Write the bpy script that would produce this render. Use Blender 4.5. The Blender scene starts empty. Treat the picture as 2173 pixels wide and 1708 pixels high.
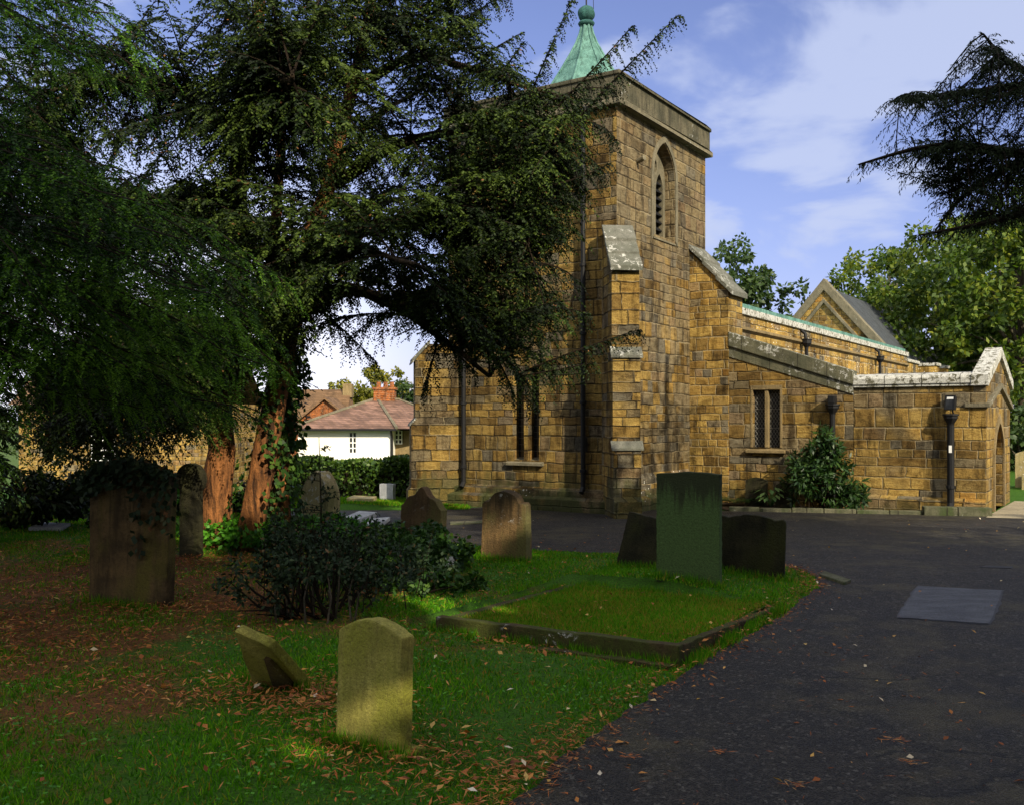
import bpy, bmesh, math, random
import numpy as np
from mathutils import Vector, Matrix
from mathutils.geometry import tessellate_polygon

random.seed(7)
RNG = np.random.default_rng(11)
SC = bpy.context.scene
COL = SC.collection

# ------------------------------------------------------------------ camera, sky, sun, exposure
F = 2050.0            # focal length in units of a 2173 wide picture
HOR, CX, CAMZ = 890.0, 1086.5, 2.1
cam_d = bpy.data.cameras.new("camera")
cam = bpy.data.objects.new("camera", cam_d)
COL.objects.link(cam)
cam.location = (0, 0, CAMZ)
cam.rotation_euler = (math.radians(90), 0, 0)
cam_d.sensor_width = 36.0
cam_d.lens = 36.0 * F / 2173.0
cam_d.shift_y = (HOR - 854.0) / 2173.0
cam_d.clip_end = 3000
SC.camera = cam

SUN_H = Vector((0.48, -0.877)).normalized()      # horizontal direction towards the sun
SUN_EL = math.radians(32)
SUN_ROT = math.atan2(SUN_H.x, SUN_H.y)
sun_d = bpy.data.lights.new("sun", 'SUN')
sun_d.energy = 4.7
sun_d.angle = math.radians(0.5)
sun_d.color = (1.0, 0.89, 0.68)
sun = bpy.data.objects.new("sun", sun_d)
COL.objects.link(sun)
sdir = Vector((SUN_H.x * math.cos(SUN_EL), SUN_H.y * math.cos(SUN_EL), math.sin(SUN_EL)))
sun.rotation_euler = sdir.to_track_quat('Z', 'Y').to_euler()
sun.location = (8, -10, 30)

SC.view_settings.view_transform = 'Standard'
SC.view_settings.look = 'None'
SC.view_settings.exposure = 0.5
SC.view_settings.gamma = 1.0


# ------------------------------------------------------------------ node helper
class NT:
    def __init__(self, tree):
        self.t = tree
        tree.nodes.clear()

    def n(self, typ, ins=None, **props):
        nd = self.t.nodes.new(typ)
        for k, v in props.items():
            setattr(nd, k, v)
        for k, v in (ins or {}).items():
            self.put(nd.inputs[k], v)
        return nd

    def put(self, sock, v):
        if isinstance(v, bpy.types.NodeSocket):
            self.t.links.new(v, sock)
        elif v is not None:
            if hasattr(sock.default_value, '__len__') and not isinstance(v, (int, float)):
                n = len(sock.default_value)
                v = tuple(v)
                if len(v) == 3 and n == 4:
                    v = v + (1.0,)
            elif hasattr(sock.default_value, '__len__'):
                v = (v,) * 3 + ((1.0,) if len(sock.default_value) == 4 else ())
            sock.default_value = v

    def m(self, op, a, b=None, c=None, clamp=False):
        nd = self.t.nodes.new('ShaderNodeMath')
        nd.operation = op
        nd.use_clamp = clamp
        for i, v in enumerate((a, b, c)):
            if v is not None:
                self.put(nd.inputs[i], v)
        return nd.outputs[0]

    def vm(self, op, a, b=None, s=None):
        nd = self.t.nodes.new('ShaderNodeVectorMath')
        nd.operation = op
        self.put(nd.inputs[0], a)
        if b is not None:
            self.put(nd.inputs[1], b)
        if s is not None:
            self.put(nd.inputs['Scale'], s)
        return nd.outputs['Value'] if op in ('DOT_PRODUCT', 'LENGTH', 'DISTANCE') else nd.outputs[0]

    def mix(self, f, a, b, blend='MIX'):
        nd = self.t.nodes.new('ShaderNodeMix')
        nd.data_type = 'RGBA'
        nd.blend_type = blend
        self.put(nd.inputs[0], f)
        self.put(nd.inputs[6], a)
        self.put(nd.inputs[7], b)
        return nd.outputs[2]

    def ss(self, v, lo, hi, a=0.0, b=1.0):
        nd = self.t.nodes.new('ShaderNodeMapRange')
        nd.interpolation_type = 'SMOOTHSTEP'
        for k, x in zip(range(5), (v, lo, hi, a, b)):
            self.put(nd.inputs[k], x)
        return nd.outputs[0]

    def noise(self, vec, scale, detail=4.0, rough=0.55, dist=0.0):
        nd = self.n('ShaderNodeTexNoise', {'Vector': vec, 'Scale': scale, 'Detail': detail, 'Roughness': rough, 'Distortion': dist})
        return nd.outputs['Fac']

    def voro(self, vec, scale, feat='F1', rand=1.0):
        return self.n('ShaderNodeTexVoronoi', {'Vector': vec, 'Scale': scale, 'Randomness': rand}, feature=feat)

    def ramp(self, f, stops, interp='LINEAR'):
        nd = self.t.nodes.new('ShaderNodeValToRGB')
        cr = nd.color_ramp
        cr.interpolation = interp
        while len(cr.elements) < len(stops):
            cr.elements.new(0.5)
        for e, (p, c) in zip(cr.elements, stops):
            e.position = p
            e.color = tuple(c) + (1.0,)
        self.put(nd.inputs[0], f)
        return nd.outputs[0]

    def sep(self, v):
        nd = self.n('ShaderNodeSeparateXYZ', {0: v})
        return nd.outputs[0], nd.outputs[1], nd.outputs[2]

    def comb(self, x, y, z):
        return self.n('ShaderNodeCombineXYZ', {0: x, 1: y, 2: z}).outputs[0]

    def tc(self, which='Object'):
        return self.n('ShaderNodeTexCoord').outputs[which]

    def bump(self, h, dist=0.02, strength=1.0, normal=None):
        nd = self.n('ShaderNodeBump', {'Height': h, 'Distance': dist, 'Strength': strength})
        if normal is not None:
            self.put(nd.inputs['Normal'], normal)
        return nd.outputs[0]

    def out(self, col, rough=0.8, normal=None, spec=0.3, metal=0.0, transl=None):
        p = self.n('ShaderNodeBsdfPrincipled', {'Base Color': col, 'Roughness': rough, 'Metallic': metal})
        self.put(p.inputs['Specular IOR Level'], spec)
        if normal is not None:
            self.put(p.inputs['Normal'], normal)
        s = p.outputs[0]
        if transl:
            tr = self.n('ShaderNodeBsdfTranslucent', {'Color': transl[1]})
            mx = self.n('ShaderNodeMixShader', {0: transl[0], 1: s, 2: tr.outputs[0]})
            s = mx.outputs[0]
        o = self.n('ShaderNodeOutputMaterial', {'Surface': s})
        return p


def newmat(name):
    m = bpy.data.materials.new(name)
    m.use_nodes = True
    return m, NT(m.node_tree)


# ------------------------------------------------------------------ world: physical sky with soft cloud, plus added fill cloud
world = bpy.data.worlds.new("World")
SC.world = world
world.use_nodes = True
w = NT(world.node_tree)
sky = w.n('ShaderNodeTexSky', sky_type='NISHITA', sun_disc=False, sun_elevation=SUN_EL, sun_rotation=SUN_ROT,
          air_density=1.0, dust_density=0.6, ozone_density=2.0)
d = w.tc('Generated')
dx, dy, dz = w.sep(d)
# flatten the direction onto a cloud layer overhead so far cloud is smaller
den = w.m('ADD', w.m('MAXIMUM', dz, 0.0), 0.22)
cl = w.comb(w.m('DIVIDE', dx, den), w.m('DIVIDE', dy, den), 0.0)
cl = w.vm('ADD', cl, (3.6, 1.2, 0.0))
n1 = w.noise(cl, 2.9, 6.0, 0.52, 0.25)
n2 = w.noise(cl, 0.6, 2.0, 0.5)
b1 = w.ss(w.vm('DISTANCE', cl, (3.6 + 0.62, 1.2 + 1.58, 0.0)), 0.62, 0.05, 0.0, 0.20)      # the bigger cloud to the north-east
b2 = w.ss(w.vm('DISTANCE', cl, (3.6 + 0.66, 1.2 + 2.10, 0.0)), 0.45, 0.0, 0.0, 0.13)
b3 = w.ss(w.vm('DISTANCE', cl, (3.6 + 0.95, 1.2 + 1.35, 0.0)), 0.50, 0.05, 0.0, 0.16)
nb = w.m('ADD', w.m('ADD', n1, b1), w.m('ADD', b2, b3))
cmask = w.m('MULTIPLY', w.ss(nb, 0.55, 0.70), w.ss(n2, 0.15, 0.35))
over = w.m('MAXIMUM', w.m('MULTIPLY', w.ss(dz, 0.50, 0.85), w.ss(n1, 0.30, 0.50)), w.m('MULTIPLY', w.ss(dy, 0.25, -0.25), w.ss(n1, 0.28, 0.46)))  # unseen cloud overhead and behind, added as white fill light
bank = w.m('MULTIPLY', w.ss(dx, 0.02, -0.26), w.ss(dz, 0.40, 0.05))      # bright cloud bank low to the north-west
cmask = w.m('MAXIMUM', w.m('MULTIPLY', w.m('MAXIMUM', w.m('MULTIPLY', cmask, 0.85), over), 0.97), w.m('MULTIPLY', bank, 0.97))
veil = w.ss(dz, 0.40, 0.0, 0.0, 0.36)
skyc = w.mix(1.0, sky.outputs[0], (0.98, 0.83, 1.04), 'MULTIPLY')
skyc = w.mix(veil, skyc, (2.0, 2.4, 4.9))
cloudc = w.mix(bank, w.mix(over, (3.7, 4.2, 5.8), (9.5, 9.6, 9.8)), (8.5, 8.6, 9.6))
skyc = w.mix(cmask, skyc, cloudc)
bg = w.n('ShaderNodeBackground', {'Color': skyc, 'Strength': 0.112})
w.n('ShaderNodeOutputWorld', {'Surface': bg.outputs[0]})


# ------------------------------------------------------------------ placing and mesh helpers
def at(px, py, Y):
    return Vector(((px - CX) / F * Y, Y, CAMZ - (py - HOR) / F * Y))


def G(px, py):
    Y = CAMZ * F / (py - HOR)
    return Vector(((px - CX) / F * Y, Y, 0.0))


def tag(o, label=None, cat=None, group=None, kind=None):
    if label: o['label'] = label
    if cat: o['category'] = cat
    if group: o['group'] = group
    if kind: o['kind'] = kind
    return o


def empty(name, loc, rz=0.0):
    o = bpy.data.objects.new(name, None)
    o.empty_display_size = 0.2
    COL.objects.link(o)
    o.location = loc
    o.rotation_euler = (0, 0, rz)
    return o


def link_mesh(name, me, mat=None, parent=None):
    o = bpy.data.objects.new(name, me)
    COL.objects.link(o)
    if mat is not None:
        me.materials.append(mat)
    if parent is not None:
        o.parent = parent
    return o


def box_uv(me):
    """metre scale UVs from the dominant axis of each face"""
    if not len(me.polygons):
        return
    uvl = me.uv_layers.new(name="UVMap")
    nl = len(me.loops)
    vi = np.empty(nl, np.int32); me.loops.foreach_get('vertex_index', vi)
    co = np.empty(len(me.vertices) * 3, np.float32); me.vertices.foreach_get('co', co); co = co.reshape(-1, 3)
    nr = np.empty(len(me.polygons) * 3, np.float32); me.polygons.foreach_get('normal', nr); nr = nr.reshape(-1, 3)
    lt = np.empty(len(me.polygons), np.int32); me.polygons.foreach_get('loop_total', lt)
    pn = np.repeat(nr, lt, axis=0)
    c = co[vi]
    a = np.abs(pn)
    uv = np.empty((nl, 2), np.float32)
    top = (a[:, 2] > a[:, 0]) & (a[:, 2] > a[:, 1])
    xs = ~top & (a[:, 0] > a[:, 1])
    ys = ~top & ~xs
    uv[top] = c[top][:, :2]
    uv[xs] = np.stack([c[xs][:, 1] + 3.3, c[xs][:, 2]], 1)
    uv[ys] = np.stack([c[ys][:, 0], c[ys][:, 2]], 1)
    uvl.data.foreach_set('uv', uv.ravel())


class MB:
    def __init__(self):
        self.v = []
        self.f = []

    def add(self, vs, fs):
        o = len(self.v)
        self.v += [tuple(x) for x in vs]
        self.f += [tuple(i + o for i in f) for f in fs]
        return self

    def box(self, x0, y0, z0, x1, y1, z1):
        vs = [(x0, y0, z0), (x1, y0, z0), (x1, y1, z0), (x0, y1, z0), (x0, y0, z1), (x1, y0, z1), (x1, y1, z1), (x0, y1, z1)]
        return self.add(vs, [(0, 3, 2, 1), (4, 5, 6, 7), (0, 1, 5, 4), (1, 2, 6, 5), (2, 3, 7, 6), (3, 0, 4, 7)])

    def prism(self, poly, origin, U, V, N, d):
        """polygon (u,v) anticlockwise seen from +N; front at origin, goes back -N by d"""
        o, U, V, N = Vector(origin), Vector(U), Vector(V), Vector(N)
        n = len(poly)
        fr = [o + U * a + V * b for a, b in poly]
        bk = [p - N * d for p in fr]
        fs = [tuple(range(n)), tuple(range(2 * n - 1, n - 1, -1))]
        for i in range(n):
            j = (i + 1) % n
            fs.append((i, i + n, j + n, j))
        return self.add(fr + bk, fs)

    def panel(self, outer, holes, origin, U, V, N, reveal):
        """wall face with openings, and the reveals of the openings"""
        o, U, V, N = Vector(origin), Vector(U), Vector(V), Vector(N)
        loops = [[Vector((a, b, 0)) for a, b in outer]] + [[Vector((a, b, 0)) for a, b in h] for h in holes]
        tris = tessellate_polygon(loops)
        flat = [p for l in loops for p in l]
        vs = [o + U * p.x + V * p.y for p in flat]
        fs = []
        for t in tris:
            a, b, c = [flat[i] for i in t]
            cr = (b.x - a.x) * (c.y - a.y) - (b.y - a.y) * (c.x - a.x)
            fs.append(t if cr > 0 else (t[0], t[2], t[1]))
        self.add(vs, fs)
        for h in holes:
            n = len(h)
            fr = [o + U * a + V * b for a, b in h]
            bk = [p - N * reveal for p in fr]
            area = sum(h[i][0] * h[(i + 1) % n][1] - h[(i + 1) % n][0] * h[i][1] for i in range(n))
            ff = []
            for i in range(n):
                j = (i + 1) % n
                ff.append((i, j, j + n, i + n) if area > 0 else (i, i + n, j + n, j))
            self.add(fr + bk, ff)
        return self

    def tube(self, pts, rad, n=8, cap=True):
        pts = [Vector(p) for p in pts]
        if not hasattr(rad, '__len__'):
            rad = [rad] * len(pts)
        rings = []
        ref = Vector((0.31, 0.17, 0.93))
        for i, p in enumerate(pts):
            t = (pts[min(i + 1, len(pts) - 1)] - pts[max(i - 1, 0)]).normalized()
            r_ = ref if abs(t.dot(ref.normalized())) < 0.95 else Vector((1, 0, 0))
            a = t.cross(r_).normalized()
            b = t.cross(a)
            rings.append([p + (a * math.cos(2 * math.pi * k / n) + b * math.sin(2 * math.pi * k / n)) * rad[i] for k in range(n)])
        vs = [q for r in rings for q in r]
        fs = []
        for i in range(len(pts) - 1):
            for k in range(n):
                l = (k + 1) % n
                fs.append((i * n + k, (i + 1) * n + k, (i + 1) * n + l, i * n + l))
        if cap:
            fs.append(tuple(range(n)))
            fs.append(tuple(reversed(range((len(pts) - 1) * n, len(pts) * n))))
        return self.add(vs, fs)

    def lathe(self, prof, n=8, c=(0, 0), rot=0.0):
        vs, fs = [], []
        for r, z in prof:
            for k in range(n):
                a = 2 * math.pi * k / n + rot
                vs.append((c[0] + r * math.cos(a), c[1] + r * math.sin(a), z))
        for i in range(len(prof) - 1):
            for k in range(n):
                l = (k + 1) % n
                fs.append((i * n + k, i * n + l, (i + 1) * n + l, (i + 1) * n + k))
        fs.append(tuple(reversed(range(n))))
        fs.append(tuple(range((len(prof) - 1) * n, len(prof) * n)))
        return self.add(vs, fs)

    def build(self, name, mat, parent=None, smooth=False, bevel=0.0):
        me = bpy.data.meshes.new(name)
        me.from_pydata(self.v, [], self.f)
        if bevel > 0:
            bm = bmesh.new(); bm.from_mesh(me)
            bmesh.ops.remove_doubles(bm, verts=bm.verts, dist=1e-5)
            es = [e for e in bm.edges if len(e.link_faces) == 2 and e.calc_face_angle(0) > 0.5]
            bmesh.ops.bevel(bm, geom=es, offset=bevel, segments=2, profile=0.6, affect='EDGES', clamp_overlap=True)
            bm.to_mesh(me); bm.free()
        me.update()
        box_uv(me)
        if smooth:
            for p in me.polygons:
                p.use_smooth = True
        return link_mesh(name, me, mat, parent)


def np_mesh(name, verts, k, mat, parent=None, rnd=None):
    """n faces of k own vertices each, verts (n*k,3); a random value per face for the shader"""
    nf = len(verts) // k
    me = bpy.data.meshes.new(name)
    me.vertices.add(nf * k)
    me.vertices.foreach_set('co', np.ascontiguousarray(verts, np.float32).ravel())
    me.loops.add(nf * k)
    me.loops.foreach_set('vertex_index', np.arange(nf * k, dtype=np.int32))
    me.polygons.add(nf)
    me.polygons.foreach_set('loop_start', np.arange(nf, dtype=np.int32) * k)
    me.polygons.foreach_set('loop_total', np.full(nf, k, np.int32))
    at_ = me.attributes.new('rnd', 'FLOAT', 'FACE')
    if rnd is None:
        rnd = RNG.random(nf)
    at_.data.foreach_set('value', np.ascontiguousarray(rnd, np.float32))
    me.update(calc_edges=True)
    return link_mesh(name, me, mat, parent)


def unit(a):
    return a / np.maximum(np.linalg.norm(a, axis=-1, keepdims=True), 1e-9)


def leaf_verts(P, D, Nn, L, W, fold=0.0):
    """diamond leaves: base P, long axis D, facing Nn"""
    D = unit(D); S = unit(np.cross(D, Nn)); U = np.cross(S, D)
    L = np.asarray(L).reshape(-1, 1); W = np.asarray(W).reshape(-1, 1)
    mid = P + D * L * 0.45 + U * (W * fold)
    v = np.stack([P, mid + S * W * 0.5, P + D * L, mid - S * W * 0.5], 1)
    return v.reshape(-1, 3)


def rand_unit(n):
    return unit(RNG.normal(size=(n, 3)))


def poly_noise(pts, step, amp):
    """resample a ground outline and roughen it"""
    out = []
    n = len(pts)
    for i in range(n):
        a, b = Vector(pts[i]), Vector(pts[(i + 1) % n])
        k = max(1, int((b - a).length / step)) if (b - a).length < 12 else 1
        for j in range(k):
            p = a.lerp(b, j / k)
            if k > 1:
                p = p + Vector((random.uniform(-amp, amp), random.uniform(-amp, amp), 0))
            out.append(p)
    return out


# ------------------------------------------------------------------ materials
def stone_mat(name, h=0.22, ln=0.40, pal=None, grey=0.35, algae=0.0, algae_top=1.0, joint=(0.30, 0.24, 0.14), jdark=0.5, lichen=0.0,
              rough_amp=1.0, seed=0.0, gain=1.0, topgrey=None):
    m, t = newmat(name)
    uvn = t.n('ShaderNodeUVMap')
    u, v, _ = t.sep(uvn.outputs[0])
    ob = t.tc('Object')
    ox, oy, oz = t.sep(ob)
    wob = t.n('ShaderNodeTexNoise', {'Vector': ob, 'Scale': 2.6, 'Detail': 3.0})
    wx, wy, wz = t.sep(wob.outputs['Color'])
    u = t.m('ADD', u, t.m('MULTIPLY', t.m('SUBTRACT', wx, 0.5), 0.10))
    v = t.m('ADD', v, t.m('MULTIPLY', t.m('SUBTRACT', wy, 0.5), 0.07))
    vv = t.m('ADD', t.m('DIVIDE', v, h), t.m('MULTIPLY', t.m('SINE', t.m('ADD', t.m('MULTIPLY', v, 1.7), seed)), 0.5))
    vv = t.m('ADD', vv, t.m('MULTIPLY', t.m('SINE', t.m('ADD', t.m('MULTIPLY', v, 4.3), 1.3 + seed)), 0.26))
    row = t.m('FLOOR', vv)
    fv = t.m('FRACT', vv)
    wn = t.n('ShaderNodeTexWhiteNoise', {'W': t.m('ADD', t.m('MULTIPLY', row, 1.37), seed)}, noise_dimensions='1D')
    r1 = wn.outputs[0]
    lrow = t.m('MULTIPLY', t.m('ADD', t.m('MULTIPLY', r1, 0.75), 0.62), ln)
    uu = t.m('ADD', t.m('DIVIDE', u, lrow), t.m('MULTIPLY', r1, 37.3))
    uu = t.m('ADD', uu, t.m('MULTIPLY', t.m('SINE', t.m('ADD', t.m('MULTIPLY', u, 2.6), t.m('MULTIPLY', row, 2.1))), 0.33))
    colm = t.m('FLOOR', uu)
    fu = t.m('FRACT', uu)
    wb = t.n('ShaderNodeTexWhiteNoise', {'Vector': t.comb(row, colm, seed + 0.5)}, noise_dimensions='3D')
    br = wb.outputs[0]
    bc1, bc2, bc3 = t.sep(wb.outputs[1])
    du = t.m('MULTIPLY', t.m('MINIMUM', fu, t.m('SUBTRACT', 1.0, fu)), lrow)
    dv = t.m('MULTIPLY', t.m('MINIMUM', fv, t.m('SUBTRACT', 1.0, fv)), h)
    fine = t.noise(ob, 26.0, 4.0, 0.6)
    dd = t.m('ADD', t.m('MINIMUM', du, dv), t.m('MULTIPLY', t.m('SUBTRACT', fine, 0.5), 0.018))
    mortar = t.ss(dd, 0.003, 0.014, 1.0, 0.0)
    pal = pal or [(0.0, (0.11, 0.065, 0.022)), (0.16, (0.31, 0.19, 0.048)), (0.36, (0.47, 0.315, 0.085)), (0.56, (0.40, 0.275, 0.080)),
                  (0.70, (0.25, 0.175, 0.062)), (0.80, (0.48, 0.30, 0.07)), (0.87, (0.43, 0.21, 0.040)), (0.93, (0.26, 0.22, 0.14)), (1.0, (0.13, 0.12, 0.09))]
    c = t.mix(0.0 if len(pal) < 3 else 0.28, t.ramp(br, pal), (0.37, 0.25, 0.080))
    # grey weathered blocks, more of them in broad drifts
    drift = t.noise(ob, 0.42, 3.0, 0.5)
    gin = t.m('ADD', t.m('MULTIPLY', bc1, 0.55), drift)
    if topgrey:      # rain-washed upper courses
        gin = t.m('ADD', gin, t.ss(oz, topgrey[0], topgrey[1], 0.0, 0.22))
    gsel = t.ss(gin, 0.98 - grey, 1.12 - grey)
    c = t.mix(t.m('MULTIPLY', gsel, 0.62), c, t.mix(bc2, (0.20, 0.185, 0.14), (0.13, 0.125, 0.105)))
    # bedding streaks and stains
    sv = t.vm('MULTIPLY', ob, (4.0, 4.0, 15.0))
    bed = t.noise(sv, 1.0, 5.0, 0.65)
    c = t.mix(t.ss(bed, 0.34, 0.60, 0.6, 0.0), c, t.mix(1.0, c, (0.50, 0.42, 0.34), 'MULTIPLY'))
    blot = t.noise(ob, 5.5, 6.0, 0.7)
    c = t.mix(t.ss(blot, 0.50, 0.72), c, t.mix(1.0, c, (0.48, 0.45, 0.42), 'MULTIPLY'))
    speck = t.noise(ob, 60.0, 3.0, 0.7)
    run = t.noise(t.vm('MULTIPLY', ob, (2.2, 2.2, 0.35)), 1.6, 6.0, 0.68)      # run-off and soot in long vertical drifts
    c = t.mix(t.ss(run, 0.48, 0.62, 0.0, 0.80), c, t.mix(1.0, c, (0.26, 0.245, 0.23), 'MULTIPLY'))
    soot = t.noise(ob, 0.9, 6.0, 0.72, 0.5)
    c = t.mix(t.ss(soot, 0.51, 0.62, 0.0, 0.7), c, t.mix(1.0, c, (0.30, 0.30, 0.29), 'MULTIPLY'))
    c = t.mix(t.ss(soot, 0.46, 0.36, 0.0, 0.35), c, t.mix(1.0, c, (1.45, 1.38, 1.2), 'MULTIPLY'))
    c = t.mix(t.ss(speck, 0.36, 0.58, 0.75, 0.0), c, t.mix(1.0, c, (0.45, 0.40, 0.36), 'MULTIPLY'))
    c = t.mix(t.ss(speck, 0.58, 0.70, 0.0, 0.5), c, t.mix(1.0, c, (1.5, 1.45, 1.35), 'MULTIPLY'))
    jn = t.noise(ob, 1.9, 2.0)
    jc = t.mix(t.ss(jn, jdark - 0.10, jdark + 0.10), (0.022, 0.017, 0.011), joint)
    c = t.mix(t.m('MULTIPLY', mortar, 0.85), c, jc)
    if algae > 0:
        an = t.noise(t.vm('MULTIPLY', ob, (1.6, 1.6, 0.55)), 1.3, 5.0, 0.6)
        hi = t.ss(oz, 0.0, algae_top, 0.35, 0.0)
        am = t.m('MULTIPLY', t.ss(t.m('ADD', an, hi), 0.62, 0.85), algae)
        c = t.mix(am, c, t.mix(fine, (0.030, 0.038, 0.012), (0.10, 0.105, 0.035)))
    if lichen > 0:
        ln_ = t.voro(ob, 9.0)
        lm = t.m('MULTIPLY', t.ss(t.m('ADD', ln_.outputs['Distance'], t.m('MULTIPLY', blot, 0.5)), 0.42, 0.36), t.ss(t.noise(ob, 1.1, 2.0), 0.62 - lichen * 0.25, 0.70 - lichen * 0.25))
        c = t.mix(lm, c, (0.72, 0.70, 0.62))
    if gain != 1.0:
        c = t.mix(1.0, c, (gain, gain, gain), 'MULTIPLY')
    pillow = t.ss(dd, 0.0, 0.026)
    hgt = t.m('ADD', t.m('MULTIPLY', pillow, 0.75), t.m('MULTIPLY', br, 0.55))
    hgt = t.m('ADD', hgt, t.m('MULTIPLY', bed, 0.40 * rough_amp))
    hgt = t.m('ADD', hgt, t.m('MULTIPLY', blot, 1.1 * rough_amp))
    hgt = t.m('ADD', hgt, t.m('MULTIPLY', speck, 0.45 * rough_amp))
    hgt = t.m('ADD', hgt, t.m('MULTIPLY', fine, 0.6 * rough_amp))
    t.out(c, 0.9, t.bump(hgt, 0.036, 1.0), 0.15)
    return m


def dressed_mat(name, base=(0.30, 0.24, 0.13), dark=(0.10, 0.095, 0.06), lichen=0.0, algae=0.0, streak=0.5, scale=1.0, green=(0.045, 0.07, 0.018), joints=0.0, topstain=None):
    """single dressed stones: copings, sills, headstones"""
    m, t = newmat(name)
    ob = t.tc('Object')
    n1 = t.noise(ob, 2.2 * scale, 6.0, 0.65)
    n2 = t.noise(ob, 14.0 * scale, 6.0, 0.7)
    n3 = t.noise(ob, 90.0, 3.0, 0.7)
    st = t.noise(t.vm('MULTIPLY', ob, (9.0 * scale, 9.0 * scale, 1.3)), 1.0, 6.0, 0.7, 0.6)
    c = t.mix(t.ss(n1, 0.35, 0.66), base, dark)
    c = t.mix(t.ss(st, 0.45, 0.68, 0.0, streak), c, tuple(x * 0.35 for x in dark))
    c = t.mix(t.ss(n2, 0.52, 0.70, 0.0, 0.6), c, tuple(x * 0.55 for x in base))
    if topstain:      # soot and drip stains running down from the head of the stone
        oz = t.sep(ob)[2]
        drip = t.m('ADD', oz, t.m('MULTIPLY', t.m('SUBTRACT', st, 0.5), 1.1))
    if algae > 0:
        c = t.mix(t.m('MULTIPLY', t.ss(t.noise(t.vm('MULTIPLY', ob, (2.5, 2.5, 0.9)), 1.0, 5.0, 0.6), 0.62 - 0.4 * algae, 0.80 - 0.4 * algae), 0.9), c, t.mix(n2, tuple(x * 0.5 for x in green), tuple(x * 1.5 for x in green)))
    if topstain:
        c = t.mix(t.ss(drip, topstain[0], topstain[1], 0.0, 0.85), c, (0.022, 0.020, 0.012))
        c = t.mix(t.ss(t.m('ADD', oz, t.m('MULTIPLY', n2, 0.2)), 0.12, 0.30, 0.8, 0.0), c, (0.025, 0.024, 0.012))
    if lichen > 0:
        vo = t.noise(ob, 8.5, 7.0, 0.72, 0.6)
        area = t.ss(t.noise(ob, 0.9, 3.0, 0.6), 0.60 - lichen * 0.35, 0.68 - lichen * 0.35)
        lt_ = 0.60 - 0.060 * min(lichen, 2.4) - (0.02 if lichen > 0.3 else 0.0)
        lm = t.m('MULTIPLY', t.ss(vo, lt_ - 0.015, lt_ + 0.045), area)
        c = t.mix(lm, c, t.mix(n3, (0.42, 0.41, 0.34), (0.85, 0.84, 0.80)))
    c = t.mix(t.ss(n3, 0.35, 0.62, 0.5, 0.0), c, tuple(x * 0.35 for x in base))
    if joints > 0:
        u, v, _ = t.sep(t.n('ShaderNodeUVMap').outputs[0])
        ju = t.m('ADD', t.m('DIVIDE', u, joints), t.m('MULTIPLY', n1, 0.02))
        f = t.m('FRACT', ju)
        jm = t.ss(t.m('MINIMUM', f, t.m('SUBTRACT', 1.0, f)), 0.006, 0.02, 0.85, 0.0)
        c = t.mix(jm, c, (0.02, 0.017, 0.012))
    n4 = t.noise(ob, 38.0, 5.0, 0.75)
    c = t.mix(t.ss(n4, 0.34, 0.50, 0.6, 0.0), c, tuple(x * 0.25 for x in base))
    h = t.m('ADD', t.m('MULTIPLY', n2, 0.8), t.m('ADD', t.m('MULTIPLY', n4, 0.9), t.m('MULTIPLY', st, 0.4)))
    t.out(c, 0.9, t.bump(h, 0.022, 1.0), 0.18)
    return m


def plain_mat(name, col, rough=0.6, var=0.25, scale=6.0, spec=0.4, bump=0.004, metal=0.0):
    m, t = newmat(name)
    ob = t.tc('Object')
    n = t.noise(ob, scale, 5.0, 0.65)
    c = t.mix(n, tuple(x * (1 - var) for x in col), tuple(min(1, x * (1 + var)) for x in col))
    t.out(c, rough, t.bump(n, bump, 0.7), spec, metal)
    return m


def leaf_mat(name, stops, rough=0.55, transl=0.25, spec=0.35, tcol=None):
    m, t = newmat(name)
    a = t.n('ShaderNodeAttribute', attribute_name='rnd').outputs['Fac']
    c = t.ramp(a, stops)
    ob = t.tc('Object')
    pn = t.noise(ob, 0.8, 3.0, 0.5)
    c = t.mix(t.ss(pn, 0.35, 0.65, 0.0, 0.5), c, t.mix(1.0, c, (0.62, 0.60, 0.55), 'MULTIPLY'))
    tc_ = t.mix(1.0, c, tcol or (1.5, 1.6, 0.7), 'MULTIPLY')
    t.out(c, rough, None, spec, 0.0, (transl, tc_) if transl else None)
    return m


def ground_mat():
    m, t = newmat("turf_and_litter")
    ob = t.tc('Object')
    x, y, z = t.sep(ob)
    n1 = t.noise(ob, 0.55, 5.0, 0.6)
    n2 = t.noise(ob, 5.0, 6.0, 0.7)
    n3 = t.noise(ob, 45.0, 4.0, 0.7)
    grass = t.mix(n2, (0.018, 0.070, 0.003), (0.070, 0.18, 0.009))
    brown = t.mix(n3, (0.07, 0.034, 0.012), (0.24, 0.10, 0.028))
    # needle litter lies thickest under the evergreens
    under = t.ss(t.vm('DISTANCE', t.comb(x, y, 0.0), (-6.2, 10.5, 0.0)), 9.5, 2.0)
    f = t.ss(t.m('ADD', t.m('ADD', n1, t.m('MULTIPLY', n2, 0.35)), t.m('MULTIPLY', under, 0.40)), 0.86, 1.04)
    c = t.mix(f, grass, brown)
    c = t.mix(t.ss(n3, 0.35, 0.6, 0.6, 0.0), c, (0.012, 0.010, 0.005))
    far = t.ss(y, 34.0, 60.0)
    c = t.mix(far, c, (0.06, 0.10, 0.02))
    h = t.m('ADD', t.m('MULTIPLY', n2, 0.6), n3)
    t.out(c, 0.95, t.bump(h, 0.03, 1.0), 0.15)
    return m


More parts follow.
